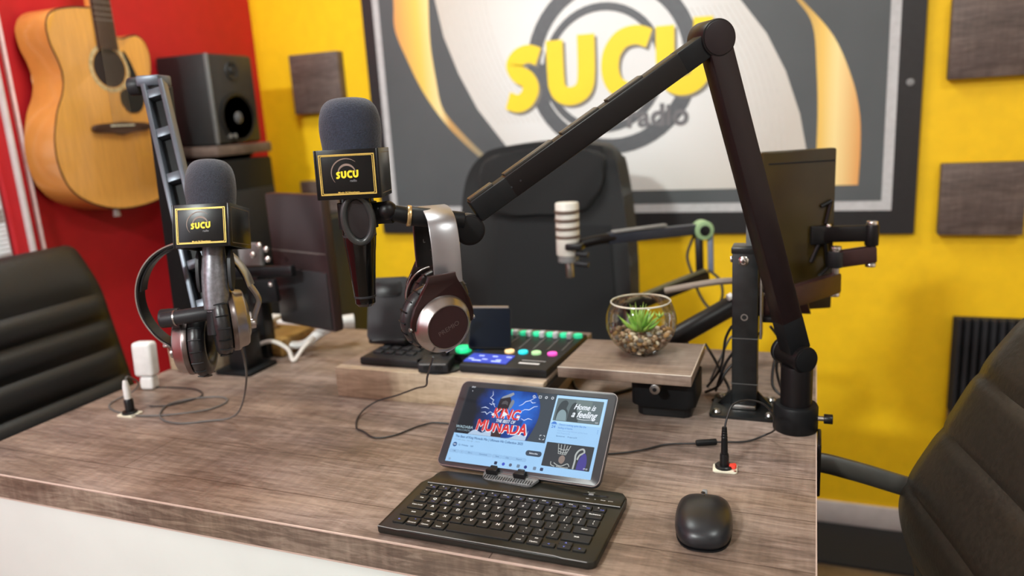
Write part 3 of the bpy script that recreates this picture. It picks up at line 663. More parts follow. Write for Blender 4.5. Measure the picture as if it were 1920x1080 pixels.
# ------------------------------------------------------------------ audio mixer on the riser
mx = thing('audio_mixer', 'black audio mixer with glowing coloured pads and faders on the riser', 'mixer', (-.53, 1.12, .80))
G().prism([(-.705, 1.032), (-.595, 1.032), (-.594, 1.080), (-.519, 1.080), (-.519, 1.032), (-.372, 1.032), (-.362, 1.225), (-.695, 1.225)], .014, Matrix.Translation((0, 0, .8008)), bev=.003).obj('body', mat('mixer_body', (.013, .014, .016), .45, spec=.3), mx)
ZT = .8150
def glow(name, c, s): return mat(name, c, .4, emit=s, var=.02)
for x, c, nm in ((-.362 - .024, (.90, .10, .55), 'magenta'), (-.4135, (.42, .75, .35), 'green'), (-.4365, (.02, .65, .75), 'cyan'), (-.4605, (.95, .62, .30), 'orange')):
    lab(G().cyl((x, 1.104, ZT - .001), (x, 1.104, ZT + .004), .0082, n=18, bev=.0015).obj('pad', glow('pad_' + nm, c, .6), mx), 'glowing %s pad' % nm)
lab(G().cyl((-.5400, 1.0945, ZT - .001), (-.5400, 1.0945, ZT + .008), .0140, n=24, bev=.003).obj('knob', glow('pad_bright_green', (.02, .80, .28), .7), mx), 'large glowing green knob')
lab(G().cyl((-.5200, 1.113, ZT - .001), (-.5200, 1.113, ZT + .006), .0085, n=18, bev=.002).obj('knob', glow('pad_blue', (.05, .28, .95), .7), mx), 'small glowing blue knob')
SCB = glow('mixer_screen', (.035, .06, .42), .55)
G().box((-.480, 1.064, ZT + .0008), (.074, .040, .0016)).obj('screen', SCB, mx)
g = G()
for k in range(6): g.box((-.509 + k * .0120, 1.064 + (.009 if k % 2 else -.007), ZT + .0018), (.009, .003, .0004))
for k in range(2): g.box((-.497 + k * .034, 1.050, ZT + .0018), (.016, .0035, .0004))
sg = g.obj('screen_marks', glow('mixer_screen_text', (.45, .55, .95), .6), mx); sg['kind'] = 'stuff'
for k in range(8):
    x = -.553 + k * .0249
    G().box((x + .002, 1.160, ZT + .0002), (.0022, .070, .0012)).obj('fader_slot', mat('fader_slot_m', (.10, .10, .10), .5), mx)
    if x > -.50 or True:
        G().box((x - .006, 1.196, ZT + .005), (.0095, .0135, .011), bev=.002).obj('fader_cap', mat('fader_cap_m', (.55, .56, .58), .35), mx)
        G().cyl((x + .0065, 1.204, ZT - .001), (x + .0065, 1.204, ZT + .006), .0078, n=16, bev=.001).obj('channel_light', glow('channel_green', (.03, .62, .30), .6), mx)
for i in range(4):
    for j in range(2): G().box((-.685 + i * .021, 1.062 + j * .022, ZT + .001), (.015, .015, .004), bev=.001).obj('button', DGREY, mx)
for i in range(5): G().cyl((-.680 + i * .024, 1.180, ZT - .001), (-.680 + i * .024, 1.125, ZT + .012), .0065, .0055, n=14, bev=.001).obj('rotary_knob', GREY if i % 2 else BLK, mx)
G().box((-.408, 1.054, ZT + .0005), (.034, .006, .0004)).obj('printed_badge', WPRINT, mx); G().box((-.405, 1.068, ZT + .0004), (.04, .0012, .0004)).obj('printed_line', WPRINT, mx)

# round stand with ports in front of the mixer, carrying a phone
ps = thing('phone_stand', 'black round-based stand with a port block in front of the mixer', 'stand', (-.5545, 1.045, .80))
SX, SY = -.5565, 1.0450
G().cyl((SX, SY, .8005), (SX, SY, .8035), .0335, n=40, bev=.001).obj('base_plate', BLK, ps)
RB = Matrix.Translation((SX - .006, SY - .008, 0)) @ Matrix.Rotation(math.radians(12), 4, 'Z')
G().box((0, 0, .8115), (.050, .048, .016), RB, bev=.002).obj('port_block', DGREY, ps)
for k in (-1, 1): G().box((k * .0095, -.0245, .812), (.011, .002, .006), RB).obj('port', BLK, ps)
G().box((0, -.0245, .8175), (.044, .0015, .0015), RB).obj('edge_line', GREY, ps)
G().tube([(SX, SY + .01, .818), (SX + .01, SY + .022, .85), (SX + .03, SY + .05, .875)], .007).obj('stem', BLKMET, ps)
PHM = frame((-.460, 1.111, .8168), (.0476, .0187, -.003), y=(-.030, .055, .052))
ph = thing('smartphone', 'dark smartphone with silver edge propped behind the right headphones', 'phone', (-.49, 1.08, .82))
G().prism(rrect(-.072, 0, .0, .084, .006), .005, PHM, bev=.0015).obj('body', BLKM, ph)
G().tube([PHM @ V((-.067, .0842, .0035)), PHM @ V((-.005, .0842, .0035))], .0030, n=8, smooth=False).obj('silver_edge', SILV, ph)
G().prism(rrect(-.0700, .002, -.002, .0815, .005), .0012, PHM @ Matrix.Translation((0, 0, .0045))).obj('screen', mat('phone_screen', (.002, .004, .010), .35, spec=.06), ph)
# dark intercom handset panel, left of the headphones
ic = thing('desk_intercom', 'dark grey tilted desk intercom panel left of the right headphones', 'intercom', (-.70, 1.12, .80))
ICM = frame((-.692, 1.105, .830), (.95, .30, .0), z=(-.02, -.88, .45))
G().prism(rrect(-.034, -.01, .042, .105, .010), .012, ICM, bev=.003).obj('panel', DGREY, ic)
G().prism(rrect(-.022, .070, .026, .098, .008), .002, ICM @ Matrix.Translation((0, 0, .012)), bev=.0008).obj('speaker_slot', BLK, ic)
G().box((-.690, 1.125, .8225), (.075, .06, .013), bev=.004).obj('foot', BLK, ic)
sc = thing('ring_light', 'small black round lamp head behind the right headphones', 'lamp', (-.66, 1.16, .80))
G().lathe([(.012, 0), (.030, .002), (.033, .010), (.033, .022), (.028, .030), (0, .030)], axis_frame((-.650, 1.205, .890), (.4, -.9, .1)), 28).obj('head', BLK, sc)
G().lathe([(.026, .0305), (.027, .032), (.012, .033), (0, .0325)], axis_frame((-.650, 1.205, .890), (.4, -.9, .1)), 24).obj('lens', BLKGL, sc)
G().tube([(-.650, 1.215, .87), (-.650, 1.215, .84), (-.650, 1.215, .8155)], .006).obj('stem', BLK, sc)

# ------------------------------------------------------------------ black steel post with monitor and jointed arm
pt = thing('monitor_post', 'black square steel post bolted to the desk beside the right boom arm', 'post', (-.087, 1.108, DZ))
G().box((-.0865, 1.108, .871), (.0355, .034, .234), bev=.0012).obj('column', BLKPOW, pt)
G().box((-.0865, 1.108, .992), (.0385, .037, .010), bev=.002).obj('cap', BLKPOW, pt)
for z in (.793, .8625): G().box((-.0865, 1.108, z), (.0368, .0353, .0012)).obj('seam_ring', mat('seam_grey', (.10, .10, .10), .4), pt)
for z, mm in ((.977, CHROME),):
    b_ = G().cyl((-.0887, 1.0912, z), (-.0887, 1.0865, z), .0072, .0052, n=20, bev=.0015).obj('bolt', mm, pt)
    G().box((-.0887, 1.0862, z), (.0055, .0012, .0014)).obj('cross_slot', BLK, b_); G().box((-.0887, 1.0862, z), (.0014, .0012, .0055)).obj('cross_slot', BLK, b_)
G().cyl((-.105, 1.105, .977), (-.108, 1.105, .977), .005, n=12, bev=.001).obj('bolt', CHROME, pt)
G().lathe([(.0050, 0), (.0050, .0012), (.0036, .0012), (.0034, 0)], axis_frame((-.087, 1.0912, .8945), (0, -1, 0)), 18).obj('screw_hole', STEEL, pt)
G().prism(rrect(-.133, 1.058, -.040, 1.145, .006), .004, Matrix.Translation((0, 0, .7502)), bev=.001).obj('base_plate', BLKPOW, pt)
for x, y in ((-.123, 1.072), (-.050, 1.072), (-.123, 1.134), (-.050, 1.134)): G().cyl((x, y, .754), (x, y, .7585), .0062, .005, n=12, bev=.001).obj('bolt', STEEL, pt)
for sx in (-1, 1): G().prism([(0, 0), (.022, 0), (0, .024)], .004, Matrix(((sx, 0, 0, -.0865 + sx * .0178), (0, 0, 1, 1.106), (0, 1, 0, .754), (0, 0, 0, 1)))).obj('gusset', BLKPOW, pt)
G().box((-.0865, 1.0885, .758), (.034, .006, .007), bev=.002).obj('weld_bead', STEEL, pt)
G().box((-.0650, 1.112, .925), (.004, .026, .13), bev=.001).obj('side_plate', STEEL, pt)
G().box((-.0815, 1.108, 1.03), (.0105, .012, .075), bev=.002).obj('upper_rod', mat('grey_rod', (.16, .17, .17), .4), pt)
# jointed arm of the monitor
ja = thing('hinged_bracket', 'black jointed metal monitor arm with steel hinge pins above the right chair', 'bracket', (-.06, 1.13, .90))
def link_bar(p, q, h, th, m_, nm='arm_link'):
    p, q = V(p), V(q); d = (q - p); L = d.length; M = frame((p + q) / 2, d, z=(0, 0, 1)); return G().box((0, 0, 0), (L + th, th, h), M, bev=.004).obj(nm, m_, ja)
link_bar((-.062, 1.135, .902), (.036, 1.276, .905), .034, .016, MAROON)
link_bar((.036, 1.276, .944), (.088, 1.300, .948), .028, .015, MAROON)
link_bar((.088, 1.302, .982), (.012, 1.305, .979), .026, .014, BLKMET)
for x, y, z0, z1 in ((.036, 1.276, .884, .964), (.088, 1.301, .928, 1.000)):
    G().cyl((x, y, z0), (x, y, z1), .0062, n=16, bev=.001).obj('hinge_pin', STEEL, ja)
    for z in (z0, z1 - .005): G().cyl((x, y, z), (x, y, z + .006), .0085, n=12, bev=.001).obj('pin_nut', CHROME, ja)
G().cyl((.036, 1.276, .931), (.036, 1.276, .957), .0115, n=18, bev=.002).obj('hinge_sleeve', DGREY, ja)
G().cyl((.088, 1.301, .962), (.088, 1.301, .996), .0105, n=18, bev=.002).obj('hinge_sleeve', BLKMET, ja)
G().prism([(-.06, 0), (.02, .0), (.012, .03), (-.01, .045), (-.06, .05)], .012, Matrix(((1, 0, 0, -.018), (0, 0, 1, 1.24), (0, 1, 0, .862), (0, 0, 0, 1))), bev=.002).obj('lower_bracket', MAROON, ja)
for z in (.885, .93): G().box((-.052, 1.13, z), (.026, .030, .008), bev=.001).obj('clamp_jaw', BLKMET, ja)
mo = thing('monitor', 'dark glossy monitor seen from behind at right of the boom arm', 'monitor', (-.02, 1.30, .86))
MOM = frame((-.025, 1.300, .985), (.105, .042, 0), z=(0, 0, 1))
MBK = mat('monitor_back', (.040, .026, .006), .25, var=.3, scale=5)
G().box((0, 0, 0), (.118, .020, .262), MOM, bev=.003).obj('back_shell', MBK, mo)
G().box((.004, -.0105, .112), (.106, .0015, .002), MOM).obj('seam_or_highlight_line', BLK, mo)
G().box((0, .011, 0), (.112, .002, .254), MOM).obj('screen', BLKGL, mo)
G().box((.034, -.014, -.006), (.030, .008, .030), MOM, bev=.002).obj('mounting_plate', BLK, mo)
for aa, bb in (((.044, .012), (.052, .048)), ((.044, -.016), (.050, -.060)), ((.052, .048), (.036, .040)), ((.050, -.060), (.036, -.075)), ((.034, -.02), (.022, -.05))):
    G().tube([MOM @ V((aa[0], -.013, aa[1])), MOM @ V((bb[0], -.012, bb[1]))], .0034, smooth=False).obj('bracket_finger', BLK, mo)
G().sphere(MOM @ V((.047, -.016, .008)), .0045).obj('mounting_screw', CHROME, mo)

# ------------------------------------------------------------------ left-hand monitor on its arm
m2_ = thing('monitor', 'dark monitor turned away behind the right microphone at the back of the desk', 'monitor', (-.92, 1.19, .82))
MM2 = frame((-.913, 1.185, .946), (.165, -.048, 0), z=(0, 0, 1))
MB2 = mat('monitor_back_dark', (.030, .017, .018), .4, var=.2, scale=5)
G().box((0, 0, 0), (.170, .022, .262), MM2, bev=.004).obj('back_shell', MB2, m2_)
G().box((0, -.0115, .020), (.166, .0015, .003), MM2).obj('seam_or_highlight_line', mat('highlight_brown', (.12, .10, .095), .4), m2_)  # painted highlight: a lighter line across the back shell
G().box((0, -.012, -.070), (.160, .004, .110), MM2, bev=.001).obj('lower_cover', mat('monitor_lower', (.022, .022, .024), .4), m2_)
G().box((0, .012, 0), (.162, .002, .252), MM2).obj('screen', BLKGL, m2_)
ja2 = thing('hinged_bracket', 'black monitor arm with bright bolts behind the left headphones', 'bracket', (-1.0, 1.15, .90))
ja = ja2
link_bar((-1.075, 1.16, .925), (-.915, 1.145, .935), .022, .016, BLK)
link_bar((-1.03, 1.15, .965), (-.985, 1.15, .965), .045, .010, GREY, 'mounting_plate')
G().box((-1.02, 1.17, .845), (.030, .030, .19), bev=.002).obj('post', BLKPOW, ja2)
for px_ in ((-1.055, 1.145, .985), (-1.04, 1.142, .955), (-.972, 1.135, .985), (-.957, 1.135, .978), (-.990, 1.135, .967), (-.952, 1.13, .960), (-.95, 1.128, .912)):
    G().sphere(px_, .006).obj('bolt', CHROME, ja2)
link_bar((-1.00, 1.135, .895), (-.945, 1.13, .90), .045, .012, BLKM)

# black speaker box against the yellow wall between the monitors
bs = thing('floor_speaker', 'slim black speaker box standing at the yellow wall behind the right microphone', 'speaker', (-1.475, 2.0, 0))
G().box((-1.475, 2.02, .46), (.20, .20, .92), bev=.01).obj('cabinet', mat('floor_speaker_black', (.012, .015, .017), .6), bs)
G().cyl((-1.475, 1.921, .74), (-1.475, 1.917, .74), .07, n=32, bev=.001).obj('speaker_cone', DGREY, bs)

# ------------------------------------------------------------------ rear microphone on its boom
def cylm(name, p0, p1, r, m_, par, n=24, bev=.001): return G().cyl(p0, p1, r, n=n, bev=bev).obj(name, m_, par)
rm = thing('microphone', 'cream cylindrical microphone with grooved rings on the rear boom arm', 'microphone', (-.452, 1.42, .917))
CRMM = mat('cream_metal', (.72, .70, .64), .45)
cylm('body', (-.452, 1.42, .9165), (-.452, 1.425, 1.0225), .0235, CRMM, rm, bev=.003)
for k in range(4): G().lathe([(.0237, 0), (.0243, .001), (.0243, .0055), (.0237, .0065)], Matrix.Translation((-.452, 1.4215, .952 + k * .0165)), 28).obj('groove_ring', mat('groove_brown', (.13, .09, .07), .5), rm)
cylm('lower_body', (-.452, 1.4195, .9035), (-.452, 1.42, .9175), .0205, GREY, rm)
cylm('connector', (-.450, 1.42, .872), (-.451, 1.42, .904), .008, STEEL, rm)
rb = thing('boom_arm', 'dark boom arm with pale green joint holding the rear microphone', 'boom arm', (-.20, 1.55, .78))
DBL = mat('dark_blue_metal', (.035, .042, .062), .35, metal=.4)
G().box((-.432, 1.415, .938), (.034, .05, .012), bev=.002).obj('mic_clip', BLK, rb)
G().tube([(-.425, 1.42, .940), (-.395, 1.44, .945), (-.37, 1.465, .945)], .010, n=12).obj('swivel', BLKMET, rb)
for dz in (-.02, .0): G().cyl((-.43, 1.40, .925 + dz), (-.405, 1.40, .922 + dz), .006, n=12, bev=.001).obj('thumb_screw', DGREY, rb)
def beam(p, q, wd, h, m_, par, nm='arm_tube', hint=(0, 0, 1), bev=.003):
    p, q = V(p), V(q); M = frame((p + q) / 2, q - p, z=hint); return G().box((0, 0, 0), ((q - p).length, wd, h), M, bev=bev).obj(nm, m_, par)
beam((-.38, 1.455, .945), (-.215, 1.62, .938), .018, .022, DBL, rb)
beam((-.37, 1.455, .958), (-.28, 1.55, .957), .014, .006, GREY, rb, 'cable_cover')
cylm('joint', (-.222, 1.628, .9365), (-.208, 1.600, .9365), .0205, mat('pale_green_joint', (.30, .46, .24), .5), rb, bev=.003)
cylm('joint_cap', (-.209, 1.602, .9365), (-.207, 1.598, .9365), .011, BLK, rb)
beam((-.224, 1.622, .93), (-.220, 1.610, .845), .016, .016, BLKMET, rb, hint=(1, 0, 0))
beam((-.200, 1.622, .93), (-.197, 1.610, .845), .013, .012, mat('blue_grey_tube', (.14, .17, .24), .4), rb, hint=(1, 0, 0))
beam((-.205, 1.605, .838), (-.345, 1.44, .805), .020, .024, BLKMET, rb)
beam((-.208, 1.600, .853), (-.345, 1.44, .818), .016, .006, mat('olive_cover', (.09, .085, .045), .5), rb, 'cable_cover')
G().cyl((-.338, 1.45, .75), (-.338, 1.45, .81), .012, n=16).obj('base_post', STEEL, rb)
G().box((-.338, 1.43, .74), (.05, .08, .018), bev=.003).obj('clamp', BLK, rb)
b3 = thing('steel_tube_arm', 'thick black tube lying on a slant between shelf and steel post', 'boom arm', (-.17, 1.28, .78))
G().cyl((-.098, 1.325, .868), (-.232, 1.235, .800), .0175, n=24, bev=.003).obj('tube', BLKMET, b3)
G().cyl((-.130, 1.29, .872), (-.124, 1.294, .875), .006, n=14).obj('white_button', ABSW, b3)
G().cyl((-.20, 1.262, .7505), (-.20, 1.262, .80), .008, n=12).obj('foot', BLK, b3)
G().tube([(-.10, 1.34, .892), (-.16, 1.35, .885), (-.25, 1.37, .862)], .006).obj('cable_duct', mat('tan_duct', (.25, .21, .17), .5), b3)

# ================================================================== RIGHT BOOM ARM (close)
J0 = V((-.014, 1.046, .855)); EL = V((-.1157, .9717, 1.2719)); EN = V((-.372, .7865, 1.086)); NN = V((.59, -.8074, 0)).normalized()
ba = thing('boom_arm', 'large matte black boom arm rising from a round post at the desk corner', 'boom arm', (-.014, 1.046, DZ))
G().lathe([(.0, 0), (.0285, 0), (.0292, .001), (.0292, .033), (.0275, .0365), (.0225, .037), (0, .037)], Matrix.Translation((-.014, 1.046, .7505)), 48).obj('base_collar', BLKM, ba)
G().lathe([(.0, .0), (.0208, 0), (.0208, .052), (.020, .056), (.0, .056)], Matrix.Translation((-.014, 1.046, .787)), 48).obj('post', BLKMET, ba)
kn = G().cyl((.014, 1.043, .769), (.0245, 1.043, .769), .0035, n=14).obj('clamp_screw', STEEL, ba)
G().cyl((.022, 1.043, .769), (.0335, 1.043, .769), .0068, n=12, bev=.001).obj('thumb_knob', BLK, kn)
G().box((.0170, 1.02, .715), (.005, .055, .075), bev=.002).obj('desk_clamp', BLKMET, ba)
G().cyl(J0 - NN * .036, J0 + NN * .020, .0185, n=36, bev=.002).obj('shoulder_joint', BLKMET, ba)
G().cyl(J0 + NN * .0202, J0 + NN * .0212, .0158, n=36, bev=.0005).obj('joint_cap', BLKM, ba)
G().lathe([(.0186, 0), (.0192, .0008), (.0192, .0022), (.0186, .003)], axis_frame(J0 - NN * .030, NN), 36).obj('joint_ring', DGREY, ba)
def arm_beam(p, q, wd, th, m_, par, nm, off=0., bev=.0022):
    d = (q - p).normalized(); M = frame((p + q) / 2 + NN * off, d, y=NN.cross(d)); return G().box((0, 0, 0), ((q - p).length, wd, th), M, bev=bev).obj(nm, m_, par)
d1 = (EL - J0).normalized(); d2 = (EN - EL).normalized()
arm_beam(J0 + d1 * .012, J0 + d1 * .06, .0318, .0268, BLKM, ba, 'arm_sleeve')
la = arm_beam(J0 + d1 * .050, EL - d1 * .012, .0315, .0265, MAROON if False else mat('dark_plum_metal', (.011, .005, .0055), .34, spec=.35), ba, 'lower_arm')
G().cyl(EL - NN * .026, EL + NN * .0135, .0222, n=44, bev=.0015).obj('elbow_joint', BLKMET, ba)
G().cyl(EL + NN * .0135, EL + NN * .0147, .0200, n=44, bev=.0006).obj('elbow_cap', mat('plum_cap', (.013, .007, .009), .4, spec=.35), ba)
arm_beam(EL + d2 * .012, EL + d2 * .055, .0278, .0228, BLKM, ba, 'arm_sleeve')
ua = arm_beam(EL + d2 * .045, EN - d2 * .060, .0275, .0225, BLKMET, ba, 'upper_arm')
arm_beam(EN - d2 * .068, EN - d2 * .012, .0270, .0222, BLKM, ba, 'arm_sleeve')
up2 = (-d2.cross(NN)).normalized()
if up2.z < 0: up2 = -up2
CCV = mat('cable_cover_metal', (.05, .045, .038), .35, metal=.3)
for t0, t1 in ((.10, .155), (.165, .222), (.232, .305), (.318, .355)):
    L = (EN - EL).length; a_, b_ = EL + d2 * (t0 * 1.0), EL + d2 * t1
    M = frame((a_ + b_) / 2 + up2 * .0148, d2, z=up2); G().box((0, 0, 0), ((b_ - a_).length - .004, .014, .0035), M, bev=.0008).obj('cable_cover', CCV, ba)
for t in (.062, .075):
    p = EN - d2 * t + NN * .0112; G().cyl(p, p + NN * .0008, .0013, n=10).obj('pin', DGREY, ba)
HBC = EN - V((0, 0, .014)) + V((.003, .0, 0))
G().cyl(HBC - NN * .016, HBC + NN * .006, .0180, n=36, bev=.0015).obj('end_joint', BLKMET, ba)
G().cyl(HBC + NN * .0062, HBC + NN * .0072, .0150, n=36, bev=.0004).obj('joint_cap', BLKM, ba)
# swivel tube to the microphone clip
TB = [V((-.374, .784, 1.082)), V((-.405, .764, 1.0895)), V((-.4244, .7514, 1.0933)), V((-.4401, .7377, 1.0997)), V((-.4585, .732, 1.1055))]
G().cyl(TB[0], TB[2], .0110, n=24, bev=.001).obj('swivel_tube', BLKM, ba)
dd = (TB[2] - TB[1]).normalized(); G().cyl(TB[2] - dd * .0005, TB[2] + dd * .0042, .0122, n=24, bev=.0008).obj('brass_ring', BRASS, ba)
G().cyl(TB[2] + dd * .004, TB[3] + dd * .004, .0098, .0088, n=24, bev=.0008).obj('clip_stem', BLKM, ba)
G().sphere(TB[3] + V((-.004, -.002, .002)), .0112, n=16).obj('clip_pivot', BLKMET, ba)

# ================================================================== MICROPHONES
def flag_print(M, par, s):
    """printed face of the square mic flag; M at the face centre, x right, y up, z out; s = half width, metres"""
    w_, h_ = s * .86, s * .62
    def frm(k, t, m_, hh): g = G(); border(g, w_ * k, h_ * k, t, .0003 if k == 1 else .0018, M, hh); g.obj('gold_border', m_, par)
    frm(1.0, .0011, GOLD, .0003); frm(.935, .0006, GOLD, .0005)
    g = G()
    arcm = mat('rose_print', (.24, .17, .14), .5)
    add_stroke(g, [(.016 * math.cos(a) * 1.02 - .001, .0155 * math.sin(a) + .0015) for a in [math.radians(x) for x in range(50, 226, 12)]], .0013, M, .0004, wfun=lambda t: .25 + .75 * math.sin(t * PI))
    g.obj('logo_arc', arcm, par)
    g = G(); add_stroke(g, [(.0095 * math.cos(a) - .0005, .0095 * math.sin(a) + .001) for a in [math.radians(x) for x in range(10, 180, 12)]], .0024, M, .0004, wfun=lambda t: .3 + .7 * math.sin(t * PI)); g.obj('logo_arc', arcm, par)
    k = .0245 / .59
    LM = M @ Matrix.Translation((0, 0, .0006)) @ Matrix.Diagonal((k, k, 1, 1)) @ Matrix.Translation((.545, -1.305, 0))
    g = G(); sucu(g, LM); g.obj('lettering', YPRINT, par)
    g = G(); add_text(g, 'radio', .0036, M @ Matrix.Translation((.006, -.0068, .0006)), bold=.0001); g.obj('lettering', GPRINT, par)
    g = G(); add_text(g, 'Music N Happiness', .0030, M @ Matrix.Translation((0, -h_ * .885, .0006)), bold=.00008); g.obj('lettering', GOLD, par)
def microphone(name, label, M, w_, h_, foam_r, foam_top, foam_m, body, bm_, rings):
    """M at flag centre: x right, y away, z up"""
    o = M.translation
    t = thing(name, label, 'microphone', o)
    fr = [(0, h_ / 2 - .012), (foam_r * .90, h_ / 2 - .012), (foam_r * .955, h_ / 2 + .002), (foam_r * .995, h_ / 2 + (foam_top) * .28), (foam_r, h_ / 2 + foam_top * .42), (foam_r * .965, h_ / 2 + foam_top * .63),
          (foam_r * .86, h_ / 2 + foam_top * .82), (foam_r * .66, h_ / 2 + foam_top * .945), (foam_r * .36, h_ / 2 + foam_top * .995), (0, h_ / 2 + foam_top)]
    P = catmull([(r, 0, z) for r, z in fr], 4)
    G().lathe([(p.x, p.z) for p in P], M, 44).obj('foam_windscreen', foam_m, t, ang=60)
    fl = None; g = G(); e = .003
    for sx in (-1, 1): g.box((sx * (w_ / 2 - e / 2), 0, 0), (e, w_, h_), M, bev=.0006)
    for sy in (-1, 1): g.box((0, sy * (w_ / 2 - e / 2), 0), (w_ - 2 * e + .0002, e, h_), M, bev=.0004)
    g.box((0, 0, h_ / 2 - .004), (w_ - .004, w_ - .004, .002), M)
    fl = g.obj('mic_flag', mat('flag_black', (.005, .005, .0055), .3, spec=.3), t)
    FM = M @ Matrix(((1, 0, 0, 0), (0, 0, -1, -w_ / 2), (0, 1, 0, 0), (0, 0, 0, 1)))
    flag_print(FM, fl, w_ / 2)
    FM2 = M @ Matrix(((0, 0, 1, w_ / 2), (1, 0, 0, 0), (0, 1, 0, 0), (0, 0, 0, 1)))
    g = G(); 
    border(g, w_ * .43, h_ * .42, .0009, .0014, FM2, .0003); g.obj('side_border', mat('dull_print', (.16, .12, .08), .5), fl)
    G().lathe(body, M, 36).obj('body', bm_, t)
    for z0, z1, r_, m_ in rings: G().lathe([(r_ - .0006, z0), (r_, z0 + .0006), (r_, z1 - .0006), (r_ - .0006, z1)], M, 36).obj('body_ring', m_, t)
    return t
MIC2 = frame((-.4825, .7350, 1.145), (.9315, .3637, -.012), z=(-.01, .03, .999))
microphone('microphone', 'black microphone with dark foam cover and logo cube on the right boom arm', MIC2, .0705, .0535, .0342, .0560, FOAM,
           [(0, -.024), (.0190, -.024), (.0190, -.070), (.0178, -.082), (.0165, -.092), (.0122, -.143), (.0118, -.1445), (.0116, -.150), (.0085, -.1535), (0, -.154)], BLKGL, [(-.1435, -.1405, .0128, DGREY), (-.072, -.069, .0193, DGREY)])
# clip round the right microphone
cp = thing('microphone_clip', 'black microphone clip with large oval ring under the right logo cube', 'clip', (-.465, .715, 1.09))
M2 = MIC2
G().lathe([(.0196, -.062), (.0222, -.062), (.0222, -.033), (.0196, -.033)], M2, 36, closed=True).obj('clip_sleeve', BLKM, cp)
OM = M2 @ frame((.0045, -.0205, -.050), (.98, .12, .06), z=(.12, -.97, -.12))
pr_ = [(p.x, p.y) for p in [V((.0155 * math.cos(t) , .0265 * math.sin(t), 0)) for t in [2 * PI * k / 40 for k in range(40)]]]
pts = [OM @ V((a, b, .0025)) for a, b in pr_]
G().tube(pts, .0040, n=10, smooth=False, closed=True).obj('oval_ring', mat('clip_ring', (.035, .037, .037), .3), cp)
G().prism([(a * .80, b * .84) for a, b in pr_], .003, OM, bev=.001).obj('ring_web', mat('clip_web', (.018, .014, .016), .45), cp)
G().prism([(a * 1.05, b * 1.03) for a, b in pr_], .006, OM @ Matrix.Translation((0, 0, -.0065)), bev=.002).obj('clip_body', BLK, cp)
G().tube([M2 @ V((.010, -.012, -.050)), M2 @ V((.022, -.008, -.046)), TB[3]], .0085, n=10, flat=1.5).obj('clip_neck', BLKM, cp)

CU = V((-.0275, .2314, .9725))
MIC1 = frame((-.7125, .7500, 1.0805), (.9305, .3640, -.010), z=CU)
BSIL = mat('worn_grey_metal', (.20, .20, .22), .34, metal=.55, var=.25, scale=200)
microphone('microphone', 'grey metal microphone with foam cover and logo cube on the left boom arm', MIC1, .0715, .0535, .0308, .0600, FOAM2,
           [(0, -.024), (.0135, -.024), (.0150, -.045), (.0165, -.058), (.0163, -.085), (.0150, -.104), (.0112, -.106), (.0112, -.116), (.0095, -.133), (.006, -.136), (0, -.136)], BSIL, [(-.137, -.107, .0122, BLKM)])
cp1 = thing('microphone_clip', 'black microphone clip holding the left microphone below its logo cube', 'clip', (-.70, .73, 1.0))
G().box((0, .0185, -.075), (.022, .008, .060), MIC1, bev=.002).obj('clip_back', BLKM, cp1)
for sx in (-1, 1): G().prism([(p.x, p.y) for p in [V((.008 * math.cos(t), .027 * math.sin(t), 0)) for t in [2 * PI * k / 24 for k in range(24)]]], .004, MIC1 @ frame((sx * .0185, .002, -.055), (0, 1, 0), z=(sx, 0, 0)), bev=.001).obj('clip_wing', DGREY, cp1)
G().cyl((-.7803, .7101, .9663), MIC1 @ V((-.004, .016, -.107)), .0098, n=24, bev=.001).obj('swivel_tube', DGREY, cp1)
q = (MIC1 @ V((-.004, .016, -.107)) - V((-.7803, .7101, .9663))).normalized()
G().cyl(V((-.7803, .7101, .9663)) + q * .016, V((-.7803, .7101, .9663)) + q * .018, .0104, n=24).obj('ring', STEEL, cp1)

# ================================================================== LEFT BOOM ARM
lb = thing('boom_arm', 'slotted dark boom arm rising behind the left microphone', 'boom arm', (-1.011, 1.094, DZ))
G().prism(rrect(-1.052, 1.055, -.968, 1.140, .008), .006, Matrix.Translation((0, 0, .7502)), bev=.001).obj('base_plate', BLKM, lb)
G().box((-1.008, 1.096, .790), (.044, .046, .070), bev=.004).obj('base_block', BLK, lb)
A0 = V((-1.0151, .9960, .8419)); AE = V((-.9406, .905, 1.274)); AM = V((-.778, .724, .968))
G().cyl((-1.006, 1.090, .815), V((-1.052, 1.022, .850)), .013, n=20).obj('base_swivel', BLKM, lb)
SLT = mat('slate_blue_metal', (.11, .125, .15), .38, metal=.5)
hd = V((-.9297, -.3633, 0)).normalized()
def slotted(p, q, m_, nm, side=V((.93, .363, 0))):
    p, q = V(p), V(q); d = (q - p).normalized(); M = frame((p + q) / 2, d, z=side.cross(d)); L = (q - p).length
    for sy in (-1, 1): G().box((0, sy * .0130, 0), (L, .0070, .020), M, bev=.0012).obj(nm, m_, lb)
    G().box((0, 0, -.006), (L, .020, .004), M).obj('arm_back', BLKM, lb)
    for t in (-.46, -.30, -.12, .07, .27, .45): G().box((t * L, 0, 0), (.014, .021, .016), M, bev=.001).obj('cross_bar', m_, lb)
slotted(V((-.7642, .7720, .9578)), AE + V((.024, -.014, 0)), SLT, 'arm_rail')
G().cyl(AE + hd * .012, AE + hd * .030, .0135, n=20, bev=.002).obj('elbow_knob', DGREY, lb)
G().box(AE + V((.006, .004, .006)), (.036, .044, .016), frame(AE + V((.006, .004, .006)), (.93, .363, 0), z=(0, 0, 1)) @ Matrix.Translation(-(AE + V((.006, .004, .006)))), bev=.003).obj('elbow_block', SLT, lb)
AM = V((-1.058, 1.0158, .8450)); AE = AE + V((-.011, .028, 0)); dB = (AM - AE).normalized(); sB = V((.93, .363, 0))
